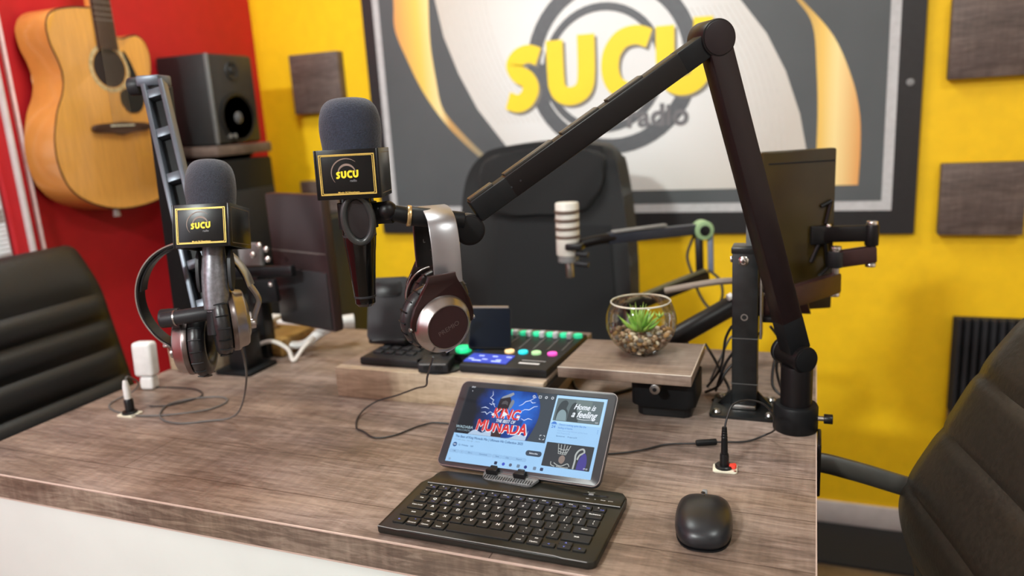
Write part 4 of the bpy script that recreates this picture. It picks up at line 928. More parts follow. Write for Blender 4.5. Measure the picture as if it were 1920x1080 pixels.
MB_ = frame((AE + AM) / 2 + V((.0, .0, 0)), dB, z=sB.cross(dB)); G().box((0, 0, 0), ((AM - AE).length, .036, .022), MB_, bev=.002).obj('rear_arm', BLKM, lb)
G().box((0, .0165, .0115), ((AM - AE).length, .002, .001), MB_).obj('edge_line', GREY, lb)
G().cyl(V((-.790, .716, .966)), V((-.768, .727, .966)), .0125, n=20, bev=.002).obj('end_joint', DGREY, lb)

# ================================================================== HEADPHONES
def headphones(label, M, arch, wd, inner_m, outer_m, cups, cup_r, style):
    """M: x ear to ear, y across the band, z up"""
    t = thing('headphones', label, 'headphones', M.translation)
    P = catmull([(a, 0, z) for a, z in arch], 6); m = len(P)
    def ribbon(wd_, off0, off1, m_, nm, r0=0, r1=1):
        rings = []
        for i in range(int(r0 * (m - 1)), int(r1 * (m - 1)) + 1):
            p = P[i]; tg = (P[min(i + 1, m - 1)] - P[max(i - 1, 0)]).normalized(); nr = V((-tg.z, 0, tg.x))
            c = .18 * abs(off1 - off0)
            rings.append([M @ (p + nr * o_ + V((0, y_, 0))) for o_, y_ in ((off0, -wd_ / 2 + c), (off0 + (off1 - off0) * .2, -wd_ / 2), (off1 - (off1 - off0) * .2, -wd_ / 2), (off1, -wd_ / 2 + c * 2), (off1, wd_ / 2 - c * 2), (off1 - (off1 - off0) * .2, wd_ / 2), (off0 + (off1 - off0) * .2, wd_ / 2), (off0, wd_ / 2 - c))])
        g = G(); g._grid(rings); return g.obj(nm, m_, t)
    ribbon(wd, 0, .0022, outer_m, 'headband')
    ribbon(wd * .94, -.0035 if style == 'a' else -.002, -.0002, inner_m, 'headband_lining')
    ribbon(wd * .80, -.010 if style == 'a' else -.006, -.0034, inner_m, 'headband_padding', .30, .70)
    for idx, (cap, out_) in enumerate(cups):
        cap = V(cap); out_ = V(out_).normalized(); CM = axis_frame(cap, -out_); s = cup_r / .0335
        TM = frame(cap, V((0, 0, 1)).cross(out_), z=out_)     # faces outwards
        if style == 'a':
            cu = G().lathe([(0, .0025), (.0240 * s, .0025), (.0245 * s, .0), (.0256 * s, .0), (.0262 * s, .0012), (.0310 * s, .0065), (.0335 * s, .0120), (.0338 * s, .0150)], CM, 48).obj('ear_cup', SILV, t)
            G().lathe([(0, .0006), (.0240 * s, .0006), (.0243 * s, .0012), (0, .0030)], CM, 48).obj('cup_cap', CAPM, cu)
            g = G(); add_text(g, 'PREMIO', .0078 * s, TM @ Matrix.Rotation(math.radians(22), 4, 'Z') @ Matrix.Translation((0, -.002, -.0003))); g.obj('lettering', mat('faint_lettering', (.11, .075, .075), .4), cu)
            G().lathe([(.0, .0155), (.0335 * s, .0150), (.0340 * s, .0165), (.0335 * s, .0250), (.0300 * s, .0290), (0, .0290)], CM, 48).obj('cup_body', BLK, cu)
        else:
            cu = G().lathe([(0, .0), (.018 * s, .0), (.022 * s, .0020), (.028 * s, .0035), (.0300 * s, .0060), (.0315 * s, .0140), (.0335 * s, .0160), (.0340 * s, .0180)], CM, 48).obj('ear_cup', SILV, t)
            G().lathe([(.0, .0175), (.0335 * s, .0175), (.0340 * s, .0190), (.0335 * s, .0240), (.0, .0245)], CM, 48).obj('cup_body', GUNM, cu)
        z0 = .0290 if style == 'a' else .0245
        pad = []
        for k in range(14):
            a = 2 * PI * k / 14; pad.append(((.0275 + .0095 * math.cos(a)) * s * 1.03, z0 + .0105 + .0108 * math.sin(a)))
        G().lathe(pad, CM, 48, closed=True).obj('ear_pad', mat('ear_pad_leather', (.018, .018, .02), .35, bump=.3, scale=120), cu)
        for k in range(18):
            a = 2 * PI * k / 18; p0 = CM @ V((math.cos(a) * .0372 * s, math.sin(a) * .0372 * s, z0 + .003)); p1 = CM @ V((math.cos(a) * .0368 * s, math.sin(a) * .0368 * s, z0 + .018))
            G().tube([p0, (p0 + p1) / 2 + (CM.to_3x3() @ V((math.cos(a), math.sin(a), 0))) * .0010 * s, p1], .0009, n=5, per=2).obj('pad_crease', BLKM if k % 2 else DGREY, cu)
        G().lathe([(0, z0 + .004), (.0200 * s, z0 + .004), (.0200 * s, z0 + .006), (0, z0 + .006)], CM, 32).obj('inner_mesh', MAT_BLK, cu)
        # yoke
        if style == 'a':
            yp_ = [(-.0165, .057), (.0165, .057), (.0175, .048), (.0250, .038), (.0340, .024), (.0385, .008), (.0385, -.002), (.0350, -.004)]
            inner = [(.0345 * s * math.cos(a), .0345 * s * math.sin(a)) for a in [math.radians(x) for x in range(0, 181, 12)]]
            yk = yp_ + inner + [(-.0350, -.004), (-.0385, -.002), (-.0385, .008), (-.0340, .024), (-.0250, .038), (-.0175, .048)]
            YM = CM @ Matrix.Translation((0, 0, .0115)); g = G()
            g.prism([(a, b) for a, b in yk], .0050, YM, bev=.0012); g.obj('yoke', mat('yoke_brown_metal', (.026, .009, .009), .3, metal=.3, coat=.15), t)
            g = G()
            g.tube([CM @ V(((.0392) * math.cos(a) * s, (.0392) * math.sin(a) * s, .0205)) for a in [math.radians(x) for x in range(95, 270, 15)]], .0014, n=8); g.obj('yoke_edge', SILV, t)
            if idx == 0:
                for sx in (-1, 1): G().cyl(CM @ V((sx * .0365, 0, .014)), CM @ V((sx * .0400, 0, .014)), .0025, n=12).obj('pivot', STEEL, t)
        else:
            e = P[0] if idx == 0 else P[-1]; e = M @ e; mid = cap + out_ * .004
            G().tube([e, e + (mid - e) * .5 + out_ * .010, mid + out_ * .004, mid + V((0, 0, -.012)) + out_ * .002], .0042, n=10, flat=.7).obj('yoke', SILV, t)
            G().cyl(mid + V((0, 0, -.010)) - out_ * .004, mid + V((0, 0, -.010)) + out_ * .004, .007, n=18, bev=.001).obj('pivot', SILV, t)
    return t
ex = V((-.625, .781, 0)).normalized()
H2 = frame((-.4095, .7790, 0), ex, z=(0, 0, 1))
arch_a = [(-.0530, 1.020), (-.0535, 1.045), (-.0510, 1.070), (-.0420, 1.088), (-.0220, 1.0965), (0, 1.099), (.0220, 1.0965), (.0440, 1.088), (.0570, 1.070), (.0605, 1.045), (.0600, 1.020)]
h2 = headphones('silver and brown over-ear headphones hanging on the right boom arm', H2, arch_a, .0320, BLK, mat('satin_band', (.34, .33, .345), .36, metal=.85, var=.03), [((-.3640, .7050, .9780), (.80, -.58, -.13)), ((-.468, .862, .972), (-.72, .69, -.10))], .0335, 'a')
for z in (1.030, 1.040):
    p = H2 @ V((.0570, -.004, z)); q = H2 @ V((.0562, -.004, z)); G().cyl(p, q, .0017, n=10).obj('slider_hole', BLKGL, h2)
g = G(); add_text(g, 'L', .006, frame(H2 @ V((.0563, .004, 1.052)), (.714, .70, 0), z=(.70, -.714, 0)), bold=.0001); g.obj('lettering', GREY, h2)

c29, s29 = math.cos(math.radians(29)), math.sin(math.radians(29))
rr_ = V((.9313, .3640, 0)); uu = V((0, 0, 1))
X1 = rr_ * c29 + uu * s29; Z1 = uu * c29 - rr_ * s29
H1 = frame((-.7576, .7500, .9875), X1, z=Z1)
arch_b = [(.0745 * math.cos(a), .0745 * math.sin(a)) for a in [math.radians(x) for x in range(208, -29, -12)]]
cL = V((-.7576, .7462, .9851)) + rr_ * (-.0035) + V((0, 0, -.061)); cR = V((-.7576, .7462, .9851)) + rr_ * .053 + V((0, 0, -.027))
fw = V((-.364, .9313, 0))
headphones('silver headphones with black pads hanging around the left microphone', H1, arch_b, .022, BLK, STEEL,
           [(cL - rr_ * .036 + fw * .010 - V((0, 0, .003)), -rr_ * .93 - fw * .16), (cR + rr_ * .015, rr_ * .90 + fw * .43)], .0415, 'b')

# ================================================================== TABLET
cy, sy_, ct, st_, cr_, sr_ = math.cos(-.1428), math.sin(-.1428), math.cos(.7627), math.sin(.7627), math.cos(.0547), math.sin(.0547)
TR = Matrix(((cy, -sy_, 0), (sy_, cy, 0), (0, 0, 1))) @ Matrix(((1, 0, 0), (0, ct, -st_), (0, st_, ct))) @ Matrix(((cr_, -sr_, 0), (sr_, cr_, 0), (0, 0, 1)))
TM = Matrix.Translation((-.3353, .7879, .765)) @ TR.to_4x4()
tb = thing('tablet', 'lit tablet in landscape playing a music video, standing behind the keyboard', 'tablet', (-.3353, .7879, .765))
tw, th = .2265, .1221
G().prism(rrect(-tw / 2, 0, tw / 2, th, .0095, 6), .0062, TM @ Matrix.Translation((0, 0, -.0062)), bev=.0012).obj('body', mat('tablet_body', (.10, .10, .11), .35, metal=.5), tb)
g = G(); border(g, tw / 2 - .0003, th / 2 - .0003, .0008, .0092, TM, .0004, c=(0, th / 2)); g.obj('metal_rim', STEEL, tb)
def smm(name, c, e=.75, rough=.3):
    m = mat(name, c, rough, emit=1.0, var=.015); b = m.node_tree.nodes['Principled BSDF']
    for l in list(b.inputs['Base Color'].links): m.node_tree.links.remove(l)
    b.inputs['Base Color'].default_value = (.006, .006, .008, 1); b.inputs['Specular IOR Level'].default_value = .15; return m
gl_ = G().prism(rrect(-tw / 2 + .0012, .0012, tw / 2 - .0012, th - .0012, .0086, 6), .0005, TM, bev=.0001).obj('front_glass', mat('tablet_bezel', (.030, .031, .035), .28, spec=.5), tb)
S = Matrix.Diagonal((.001, .001, .001, 1)); SM = TM @ S                    # millimetres on the screen
def sp_(pts, h): return [SM @ V((a, b, .55 + h)) for a, b in pts]
LBL = smm('screen_page_blue', (.34, .58, .86), .82)
scr = G().poly(sp_([(-101, 6.5), (101.5, 8.0), (100.5, 113.5), (-101, 113.5)], .05)); scr = scr.obj('screen', LBL, tb)
def spoly(name, pts, h, m_): return G().poly(sp_(pts, h)).obj(name, m_, scr)
DRK = smm('screen_dark_header', (.030, .036, .042), .5)
spoly('page_header', [(-101, 46.0), (31.5, 46.0), (31.5, 49.5), (34, 112.2), (100.6, 112.2), (100.5, 113.5), (-101, 113.5)][:3] + [(31.5, 113.5), (-101, 113.5)], .10, DRK)
spoly('page_header', [(31.5, 112.3), (100.5, 112.3), (100.5, 113.5), (31.5, 113.5)], .10, DRK)
VB = bpy.data.materials.new('video_backdrop'); nt, b = _nodes(VB); L_ = nt.links.new
tc = N(nt, 'ShaderNodeTexCoord'); mp = N(nt, 'ShaderNodeMapping'); mp.inputs['Location'].default_value = (.0157, -.0635, -.0579); mp.inputs['Scale'].default_value = (1, 1, 1); L_(tc.outputs['Object'], mp.inputs[0])
vl = N(nt, 'ShaderNodeVectorMath', operation='LENGTH'); L_(mp.outputs[0], vl.inputs[0])
nz = N(nt, 'ShaderNodeTexNoise'); nz.inputs['Scale'].default_value = 55; nz.inputs['Detail'].default_value = 5; L_(tc.outputs['Object'], nz.inputs['Vector'])
ma = N(nt, 'ShaderNodeMath', operation='MULTIPLY_ADD'); ma.inputs[1].default_value = .035; L_(nz.outputs['Fac'], ma.inputs[0]); L_(vl.outputs['Value'], ma.inputs[2])
cr = N(nt, 'ShaderNodeValToRGB'); e = cr.color_ramp.elements
e[0].position = .030; e[0].color = (.020, .16, .72, 1); e[1].position = .082; e[1].color = (.008, .013, .018, 1); k_ = e.new(.055); k_.color = (.006, .045, .26, 1)
L_(ma.outputs[0], cr.inputs[0]); b.inputs['Base Color'].default_value = (.01, .01, .012, 1); L_(cr.outputs[0], b.inputs['Emission Color']); b.inputs['Emission Strength'].default_value = .9; b.inputs['Roughness'].default_value = .3; b.inputs['Specular IOR Level'].default_value = .15
spoly('video_picture', [(-99.5, 46), (31, 46), (31, 113), (-99.5, 113)], .15, VB)
spoly('video_side_dark', [(p.x, p.y) for p in catmull([(5.5, 46, 0), (11, 62, 0), (14, 80, 0), (11, 98, 0), (2, 113, 0)], 4)] + [(31, 113), (31, 46)], .2, smm('screen_side_grey', (.055, .07, .085), .6))
CLD = smm('screen_cloud', (.42, .55, .72), .7)
spoly('clouds', [(p.x, p.y) for p in catmull([(-80, 46.5, 0), (-72, 53, 0), (-60, 50, 0), (-50, 56, 0), (-42, 51, 0), (-38, 47, 0), (-20, 47, 0), (-8, 54, 0), (2, 52, 0), (5, 60, 0), (4, 47, 0)], 4)] + [(4, 46.2), (-80, 46.2)], .22, CLD)
# the singer, kept generic: dark head and raised flat cap
SK = smm('screen_figure_dark', (.028, .024, .028), .4)
spoly('singer_head', [(p.x, p.y) for p in catmull([(-47, 82, 0), (-48.5, 90, 0), (-47.5, 100, 0), (-43, 104, 0), (-37, 104.5, 0), (-32, 101, 0), (-31, 94, 0), (-33, 86, 0), (-36, 80, 0)], 3, True)], .25, SK)
spoly('singer_cap', [(-47, 100), (-45, 103), (-31, 110.5), (-29, 107.5), (-33, 104)], .28, smm('screen_cap_grey', (.28, .31, .36), .5))
spoly('singer_ear', [(p.x, p.y) for p in catmull([(-31, 84, 0), (-27.5, 90, 0), (-26, 97, 0), (-29.5, 100, 0), (-32, 92, 0)], 3, True)], .27, smm('screen_ear_grey', (.20, .23, .28), .5))
spoly('singer_face_light', [(-44, 92), (-38, 93), (-34, 91), (-35, 96), (-39, 98), (-43, 96)], .27, smm('screen_face', (.09, .085, .09), .4))
spoly('singer_hand', [(-46, 46.5), (-32, 46.5), (-31, 53), (-38, 56), (-47, 53)], .27, smm('screen_hand', (.05, .03, .03), .4))
LTN = smm('lightning', (.65, .75, .98), .9)
for bolt in ([(-62, 110), (-60, 104), (-63, 100), (-57, 97), (-58, 93), (-53, 91)], [(-70, 78), (-64, 79), (-61, 76), (-57, 80), (-52, 78)], [(-18, 92), (-13, 95), (-10, 99), (-4, 101), (4, 107)], [(-14, 84), (-8, 88), (-2, 88), (4, 93), (9, 94)], [(-10, 75), (-5, 73), (0, 76), (6, 75)], [(-62, 92), (-58, 90), (-56, 92), (-52, 87)], [(-4, 101), (0, 98), (5, 99)], [(-72, 84), (-66, 86), (-60, 84)]):
    g = G(); add_stroke(g, bolt, .75, SM, .9, per=0, wfun=lambda t: .5 + math.sin(t * PI)); g.obj('lightning_bolt', LTN, scr)
def stext(s, size, x, y, m_, bold=0., sh=0., align='CENTER', h=.95, sx=1., rot=0., nm='lettering'):
    g = G()
    for dx, dy in (((-bold, 0), (0, 0), (bold, 0), (0, bold * .8), (0, -bold * .8)) if bold > .004 else ((0, 0),)):
        add_text(g, s, 1.0, SM @ Matrix.Translation((x, y, h)) @ Matrix.Diagonal((size * sx, size, 1, 1)) @ Matrix.Translation((dx, dy, 0)), shear=sh, align=align)
    return g.obj(nm, m_, scr)
RDL = smm('title_red', (.66, .045, .045), .75); LWH = smm('title_white', (.80, .85, .92), .9); NVY = smm('title_navy', (.02, .06, .26), .6)
stext('KING', 20, -32.6, 77.7, LWH, .060, .15, h=.98, sx=.82); stext('KING', 20, -33, 78.3, RDL, .035, .15, h=1.05, sx=.82)
stext('MUNADA', 21.5, -33.6, 59.0, LWH, .060, 0, h=.98, sx=.80); stext('MUNADA', 21.5, -34.2, 59.6, RDL, .035, 0, h=1.05, sx=.79)
spoly('title_band', [(-54, 64.5), (-7, 64.5), (-6, 72), (-53, 72)], 1.12 - .55 + .5, NVY)
stext('THE BEST OF', 6.2, -30.5, 68.2, LWH, .02, .2, h=1.75, sx=.78)
ps_ = [(-36.5, 74.5), (-36.5, 82), (-29.5, 78.2)]; G().poly([SM @ V((a, b, 1.8)) for a, b in ps_]).obj('play_button', LWH, scr)
for x, s in ((-52, -1), (-14, 1)): G().poly([SM @ V((x + s * a, 76.5 + b, 1.3)) for a, b in ((-2, 2.6), (-2, -2.6), (2.4, 0))]).obj('skip_button', LWH, scr)
stext('WADABA', 5.2, -88, 55, smm('text_slate', (.35, .48, .55), .7), .02, sx=1.15); stext('RECORDS', 3.4, -88, 50.5, smm('text_slate2', (.22, .32, .38), .6), .01, sx=1.3)
g = G()
for sx in (-1, 1):
    for sy in (-1, 1): add_stroke(g, [(26 + sx * 3.2, 53 + sy * 1.0), (26 + sx * 3.2, 53 + sy * 2.8), (26 + sx * 1.1, 53 + sy * 2.8)], .6, SM, 1., per=0)
og = g.obj('fullscreen_icon', LWH, scr); og['kind'] = 'stuff'
for k in range(4):
    x = 0 + k * 8.8; g = G(); add_stroke(g, ring2d(x, 107.3, 1.5, 14) if k != 1 else [(x - 1.8, 105.8), (x + 1.8, 105.8), (x + 1.8, 108.8), (x - 1.8, 108.8)], .7, SM, 1., closed=True, per=0); g.obj('header_icon', LWH, scr)
stext('20:31', 2.8, -93, 113.2, LWH, .02, h=1.0); stext('v', 3.2, -93, 107.5, LWH, .01)
TXD = smm('page_text', (.05, .12, .28), .25)
stext('The Best of King Monada Mix | Ultimate Hit Collection 2025', 4.5, -97, 41.3, TXD, .022, align='LEFT', sx=.90)
stext('312,458 views  1mo ago  ...more', 2.9, -97, 37.0, smm('page_text_soft', (.18, .30, .48), .4), .0, align='LEFT')
flatc = [SM @ V((a, b, 1.0)) for a, b in ring2d(-94, 30, 3.2, 20)]; G().poly(flatc).obj('channel_icon', TXD, scr)
g = G(); g.box((-94, 30, 1.1), (3.6, .8, .1), SM); g.obj('channel_mark', LWH, scr)
stext('Dj Webaba   160', 3.2, -88.5, 30, TXD, .005, align='LEFT')
spoly('subscribe_button', rrect(9.5, 27.3, 31.5, 34.5, 3.5), .3, smm('button_dark', (.05, .07, .10), .3)); stext('Subscribe', 3.1, 20.5, 30.9, LWH, .01, h=1.05)
for x, s in ((-92, '1.8K'), (-80.5, 'v'), (-68, 'Share'), (-48.5, 'Download'), (-28, 'Save'), (-13.5, 'Clip'), (3.0, 'Report')):
    spoly('action_button', rrect(x - len(s) * 1.2 - 3, 18.6, x + len(s) * 1.2 + 3, 23.6, 2.4), .3, smm('button_pale', (.29, .50, .76), .75)); stext(s, 2.7, x, 21.1, TXD, .0, h=1.0)
spoly('bottom_icon', rrect(-96.5, 8.5, -93.5, 11.5, .5), .3, smm('icon_grey', (.28, .42, .58), .5))
for k, (x, c) in enumerate(((-27.5, (.03, .04, .08)), (-16.5, (.06, .10, .55)), (-6.5, (.10, .12, .18)), (4.5, (.15, .22, .32)), (14.5, (.03, .05, .22)), (27, (.15, .22, .32)), (36.5, (.04, .05, .10)))):
    spoly('dock_icon', rrect(x - 2.1, 10.4, x + 2.1, 14.6, 2.0 if k in (1, 2, 4) else .9), .3, smm('dock_%d' % k, c, .35))
# right column
spoly('advert_card', rrect(31.8, 74.2, 99.5, 111.6, 1.2), .3, smm('card_pale', (.44, .70, .95), .85))
AD = smm('advert_photo', (.13, .17, .18), .55)
spoly('advert_photo', rrect(34, 77.2, 96.8, 108.3, 1.0), .4, AD)
AD2 = smm('advert_people', (.055, .07, .075), .4); AD3 = smm('advert_pale', (.24, .33, .36), .6)
spoly('advert_window', [(60, 92), (82, 92), (82, 107.5), (60, 107.5)], .42, smm('advert_mid', (.17, .22, .22), .55))
spoly('advert_person', [(p.x, p.y) for p in catmull([(37, 78, 0), (36.5, 92, 0), (40, 103, 0), (46, 106, 0), (50, 102, 0), (49, 95, 0), (52, 90, 0), (52, 78, 0)], 3)], .45, AD2)
spoly('advert_person', [(p.x, p.y) for p in catmull([(53, 78, 0), (53, 90, 0), (55, 100, 0), (59, 104, 0), (63, 101, 0), (63, 94, 0), (66, 88, 0), (68, 78, 0)], 3)], .47, AD2)
spoly('advert_shirt', [(p.x, p.y) for p in catmull([(38, 78, 0), (39, 88, 0), (44, 93, 0), (50, 89, 0), (52, 78, 0)], 3)], .5, AD3)
stext('Home is', 10.5, 73, 98.2, LWH, .03, .35, h=1.25, sx=.80); stext('a feeling', 12.5, 74, 88.2, LWH, .03, .35, h=1.25, sx=.80)
g = G(); add_stroke(g, [(66, 82.6), (76, 81.8), (88, 83.2)], .6, SM, 1.25); g.obj('underline', LWH, scr)
stext('0:07', 2.2, 93, 79.4, LWH, .01, h=1.25)
BLT = smm('page_text_blue', (.08, .22, .62), .4)
stext('24', 5.4, 37.5, 69.0, BLT, .02); spoly('umbrella_icon', [(p.x, p.y) for p in catmull([(33.5, 72.4, 0), (35, 75, 0), (37.5, 76, 0), (40, 75, 0), (41.5, 72.4, 0)], 3)], .6, BLT)
stext("There's nothing quite like the", 3.5, 44.2, 72.6, BLT, .008, align='LEFT', sx=.88); stext('feeling of home.', 3.5, 44.2, 68.4, BLT, .008, align='LEFT', sx=.88)
PTX = smm('page_text_pale', (.22, .38, .66), .6)
stext('Great New Listing! Find your perfect home', 2.6, 44.2, 64.6, PTX, 0, align='LEFT', sx=.88); stext('with Property24', 2.6, 44.2, 61.4, PTX, 0, align='LEFT')
stext('Sponsored  -  Property24', 2.7, 44.2, 57.4, TXD, .004, align='LEFT')
g = G()
for k in range(3): g.box((97, 66 + k * 2, 1.0), (.8, .8, .1), SM)
og = g.obj('menu_dots', BLT, scr); og['kind'] = 'stuff'
spoly('second_thumbnail', rrect(34.5, 17.4, 97.5, 48.4, 1.0), .4, smm('thumb_dark', (.045, .050, .055), .5))
TW = smm('thumb_pale', (.42, .45, .44), .6)
for pts in ([(50.5, 47.5), (53, 35), (63, 34.5), (67, 46.5)], [(54.5, 47), (56, 35)], [(59, 47.5), (59, 35)], [(63, 46.5), (61.5, 35)], [(51.5, 42), (58.5, 40), (66, 42)], [(52.5, 38), (58.5, 36.5), (64.5, 38)]):
    g = G(); add_stroke(g, pts, .9, SM, 1., per=0); g.obj('woven_headdress', TW, scr)
spoly('thumb_face', [(p.x, p.y) for p in catmull([(56, 25, 0), (55.5, 30, 0), (59, 33.5, 0), (63, 31, 0), (63, 26, 0), (60, 22.5, 0)], 3, True)], .6, smm('thumb_face_m', (.26, .20, .17), .5))
for pts in ([(50, 23), (55, 20.5), (61, 20), (68, 23.5), (71, 20)], [(46, 24), (47, 20), (52, 18.5)], [(54, 19), (62, 18), (70, 18.5)]): 
    g = G(); add_stroke(g, pts, 1.0, SM, 1.); g.obj('beaded_collar', TW, scr)
spoly('purple_cloth', [(p.x, p.y) for p in catmull([(80, 17.8, 0), (81, 30, 0), (86, 39, 0), (90, 36, 0), (92, 26, 0), (91, 17.8, 0)], 3)], .6, smm('thumb_purple', (.07, .06, .27), .5))
for pts in ([(76, 18), (76.5, 28), (76, 36), (79, 42), (84, 44), (86, 40), (81, 36), (79, 30)],): g = G(); add_stroke(g, pts, 2.2, SM, 1.02); g.obj('carved_staff', TW, scr)
stext('37:22', 2.6, 92, 19.8, LWH, .01, h=1.3)
G().cyl(TM @ V((-.1075, .061, .0005)), TM @ V((-.1075, .061, .0008)), .0012, n=12).obj('camera_lens', DGREY, tb)

# ================================================================== KEYBOARD
kb = thing('keyboard', 'slim black compact keyboard with white legends in front of the tablet', 'keyboard', (-.318, .72, DZ))
out = [(-.4440, .6480), (-.4415, .6462), (-.200, .6438), (-.1945, .6465), (-.1915, .652), (-.1900, .770), (-.1905, .7800), (-.1960, .7885), (-.2040, .7900), (-.4240, .7885), (-.4330, .7850), (-.4365, .7760), (-.4378, .7640), (-.4455, .7540), (-.4450, .652)]
G().prism(out, .0078, Matrix.Translation((0, 0, .7512)), bev=.0012).obj('base', KBM, kb)
tray = [(-.4352, .7530), (-.1925, .7560), (-.1918, .7785), (-.1965, .7868), (-.2040, .7882), (-.4235, .7868), (-.4322, .7832), (-.4352, .7750)]
G().prism(tray, .0022, Matrix.Translation((0, 0, .7588)), bev=.0009).obj('back_tray', KBM, kb)
G().tube([(-.4350, .7528, .7606), (-.1925, .7558, .7606)], .0006, n=6, smooth=False).obj('tray_edge_line', GREY, kb)
G().tube([(-.4440, .6480, .7593), (-.418, .6464, .7593), (-.410, .6476, .7595), (-.235, .6458, .7595), (-.226, .6443, .7593), (-.200, .6440, .7593)], .0005, n=6, smooth=False).obj('front_edge_line', GREY, kb)
UX = .2275 / 14.; KX0 = -.4325
rows = [(.7398, .0100, [(1, 'Esc'), ] + [(1, 'F%d' % i) for i in range(1, 13)] + [(1, 'lock')]),
        (.7240, .0135, [(.72, '~|`'), (1, '!|1'), (1, '@|2'), (1, '#|3'), (1, '$|4'), (1, '%|5'), (1, '^|6'), (1, '&|7'), (1, '*|8'), (1, '(|9'), (1, ')|0'), (1, '_|-'), (1, '+|='), (1.28, 'Backspace')]),
        (.7078, .0135, [(1.1, 'Tab'), ] + [(1, c) for c in 'QWERTYUIOP'] + [(1, '{|['), (1, '}|]'), (.9, '||\\')]),
        (.6916, .0135, [(1.42, 'Caps Lock'), ] + [(1, c) for c in 'ASDFGHJKL'] + [(1, ':|;'), (1, '"|\''), (1.58, 'Enter')]),
        (.6752, .0135, [(1.9, 'Shift'), ] + [(1, c) for c in 'ZXCVBNM'] + [(1, '<|,'), (1, '>|.'), (1, '?|/'), (2.1, 'Shift')]),
        (.6588, .0140, [(1, 'fn'), (1, 'Control'), (1, 'Option'), (1.1, 'Cmd|Space'), (4.75, ''), (1.05, 'Cmd|Cmd'), (1.05, 'Option'), (1.02, '<'), (1.05, 'UD'), (.98, '>')])]
KEYC = {}
def key_mesh(w_, d_):
    k = (round(w_, 4), round(d_, 4))
    if k not in KEYC:
        t = bmesh.new(); z = [(0, 0), (.0017, .0), (.0022, .0006)]
        rings = []
        for zz, ins_ in z:
            rings.append([t.verts.new((a, b, zz)) for a, b in rrect(-w_ / 2 + ins_, -d_ / 2 + ins_, w_ / 2 - ins_, d_ / 2 - ins_, .0013, 2)])
        for r0, r1 in zip(rings, rings[1:]):
            n = len(r0)
            for j in range(n): t.faces.new((r0[j], r0[(j + 1) % n], r1[(j + 1) % n], r1[j]))
        t.faces.new(rings[-1]); me = bpy.data.meshes.new('key'); t.to_mesh(me); t.free(); me.materials.append(KEYM); KEYC[k] = me
    return KEYC[k]
def legend(key, s, size, dx, dy, m_, bold=.0):
    if not s: return
    g = G(); x, y, z = key.location + V(WM[kb.name].translation)
    bb = max(bold, .03) * 1.3
    for ki, (ox, oy) in enumerate(((-bb, 0), (0, bb * .7), (bb, 0), (0, -bb * .7))): add_text(g, s, 1.0, Matrix.Translation((x + dx, y + dy, z + .00228 + ki * .00002)) @ Matrix.Diagonal((size * 1.08, size * 1.08, 1, 1)) @ Matrix.Translation((ox, oy, 0)))
    o = g.obj('legend', m_, kb, smooth=False); o.parent = key; o.location = -key.location
    return o
base = WM[kb.name].translation; BLG = mat('legend_blue', (.16, .20, .75), .5)
LG_ = mat('legend_white', (.82, .82, .80), .5)
for ri, (y0, d_, ks) in enumerate(rows):
    x = KX0
    for w_, s in ks:
        ww_ = w_ * UX - .0022; cx = x + w_ * UX / 2; x += w_ * UX
        def mk(cy_, dd_):
            o = bpy.data.objects.new('key', key_mesh(ww_, dd_)); COL.objects.link(o); o.parent = kb; o.location = V((cx, cy_, .7590)) - base; return o
        if s == 'UD':
            k1 = mk(y0 + .0102, .0062); k2 = mk(y0 + .0035, .0062); legend(k1, '^', .0050, 0, -.0008, BLG, .02); legend(k2, 'v', .0042, 0, 0, BLG, .02); continue
        short = s in '<>' and s and ri == 5
        k = mk(y0 + (.0035 if short else d_ / 2), .0070 if short else d_)
        if ri == 0:
            legend(k, {'Esc': 'o', 'lock': '^'}.get(s, '*' if len(s) < 3 and int(s[1:]) < 6 else '<<'), .0040, -.002, .001, LG_, .03); legend(k, s, .0024, .0032, -.002, BLG, .01)
        elif '|' in s and s != '||\\':
            a_, b_ = s.split('|')
            if len(b_) > 1: legend(k, b_, .0026, 0, -.0035, LG_, .01); legend(k, '+', .0034, .003, .003, LG_, .02)
            else: legend(k, a_, .0036, 0, .0030, LG_, .03); legend(k, b_, .0040, -.0005, -.0026, LG_, .03)
        elif s == '||\\': legend(k, '|', .0034, 0, .003, LG_, .03); legend(k, '\\', .0038, 0, -.002, LG_, .03)
        elif len(s) == 1 and ri < 5:
            legend(k, s, .0052, 0, .0018, LG_, .035)
            if s in 'QWE': legend(k, '__', .0040, 0, -.002, BLG, .03)
        elif short: legend(k, s, .0036, 0, 0, BLG, .02)
        elif s == 'fn': legend(k, 'fn', .0032, -.001, -.001, BLG, .02)
        elif s in ('Control', 'Option'):
            legend(k, s, .0029, 0, -.0036, LG_, .015); legend(k, 'Alt' if s == 'Option' else '=', .0029, .001, .0034, LG_ if s == 'Option' else BLG, .015)
        else: legend(k, s, .0030, 0, .001, LG_, .015)
lab_led = G()
for k, s in enumerate(('caps', 'bt', 'charge', 'power')):
    lab_led = G(); add_text(lab_led, s, .0022, Matrix.Translation((-.233 + k * .0092, .7640, .7614)), bold=.00003); lab_led.obj('printed_word', LG_, kb)
g = G().box((-.2255, .7735, .7608), (.030, .0040, .0012), bev=.0004); g.obj('switch_slot', BLK, kb); G().box((-.231, .7735, .7616), (.006, .0032, .0016), bev=.0004).obj('switch', GREY, kb); G().box((-.2165, .7735, .7612), (.008, .0034, .0010), bev=.0003).obj('button', DGREY, kb)
g = G(); add_text(g, 'Bluetooth', .0022, Matrix.Translation((-.2325, .7785, .7613))); g.obj('printed_word', LG_, kb)
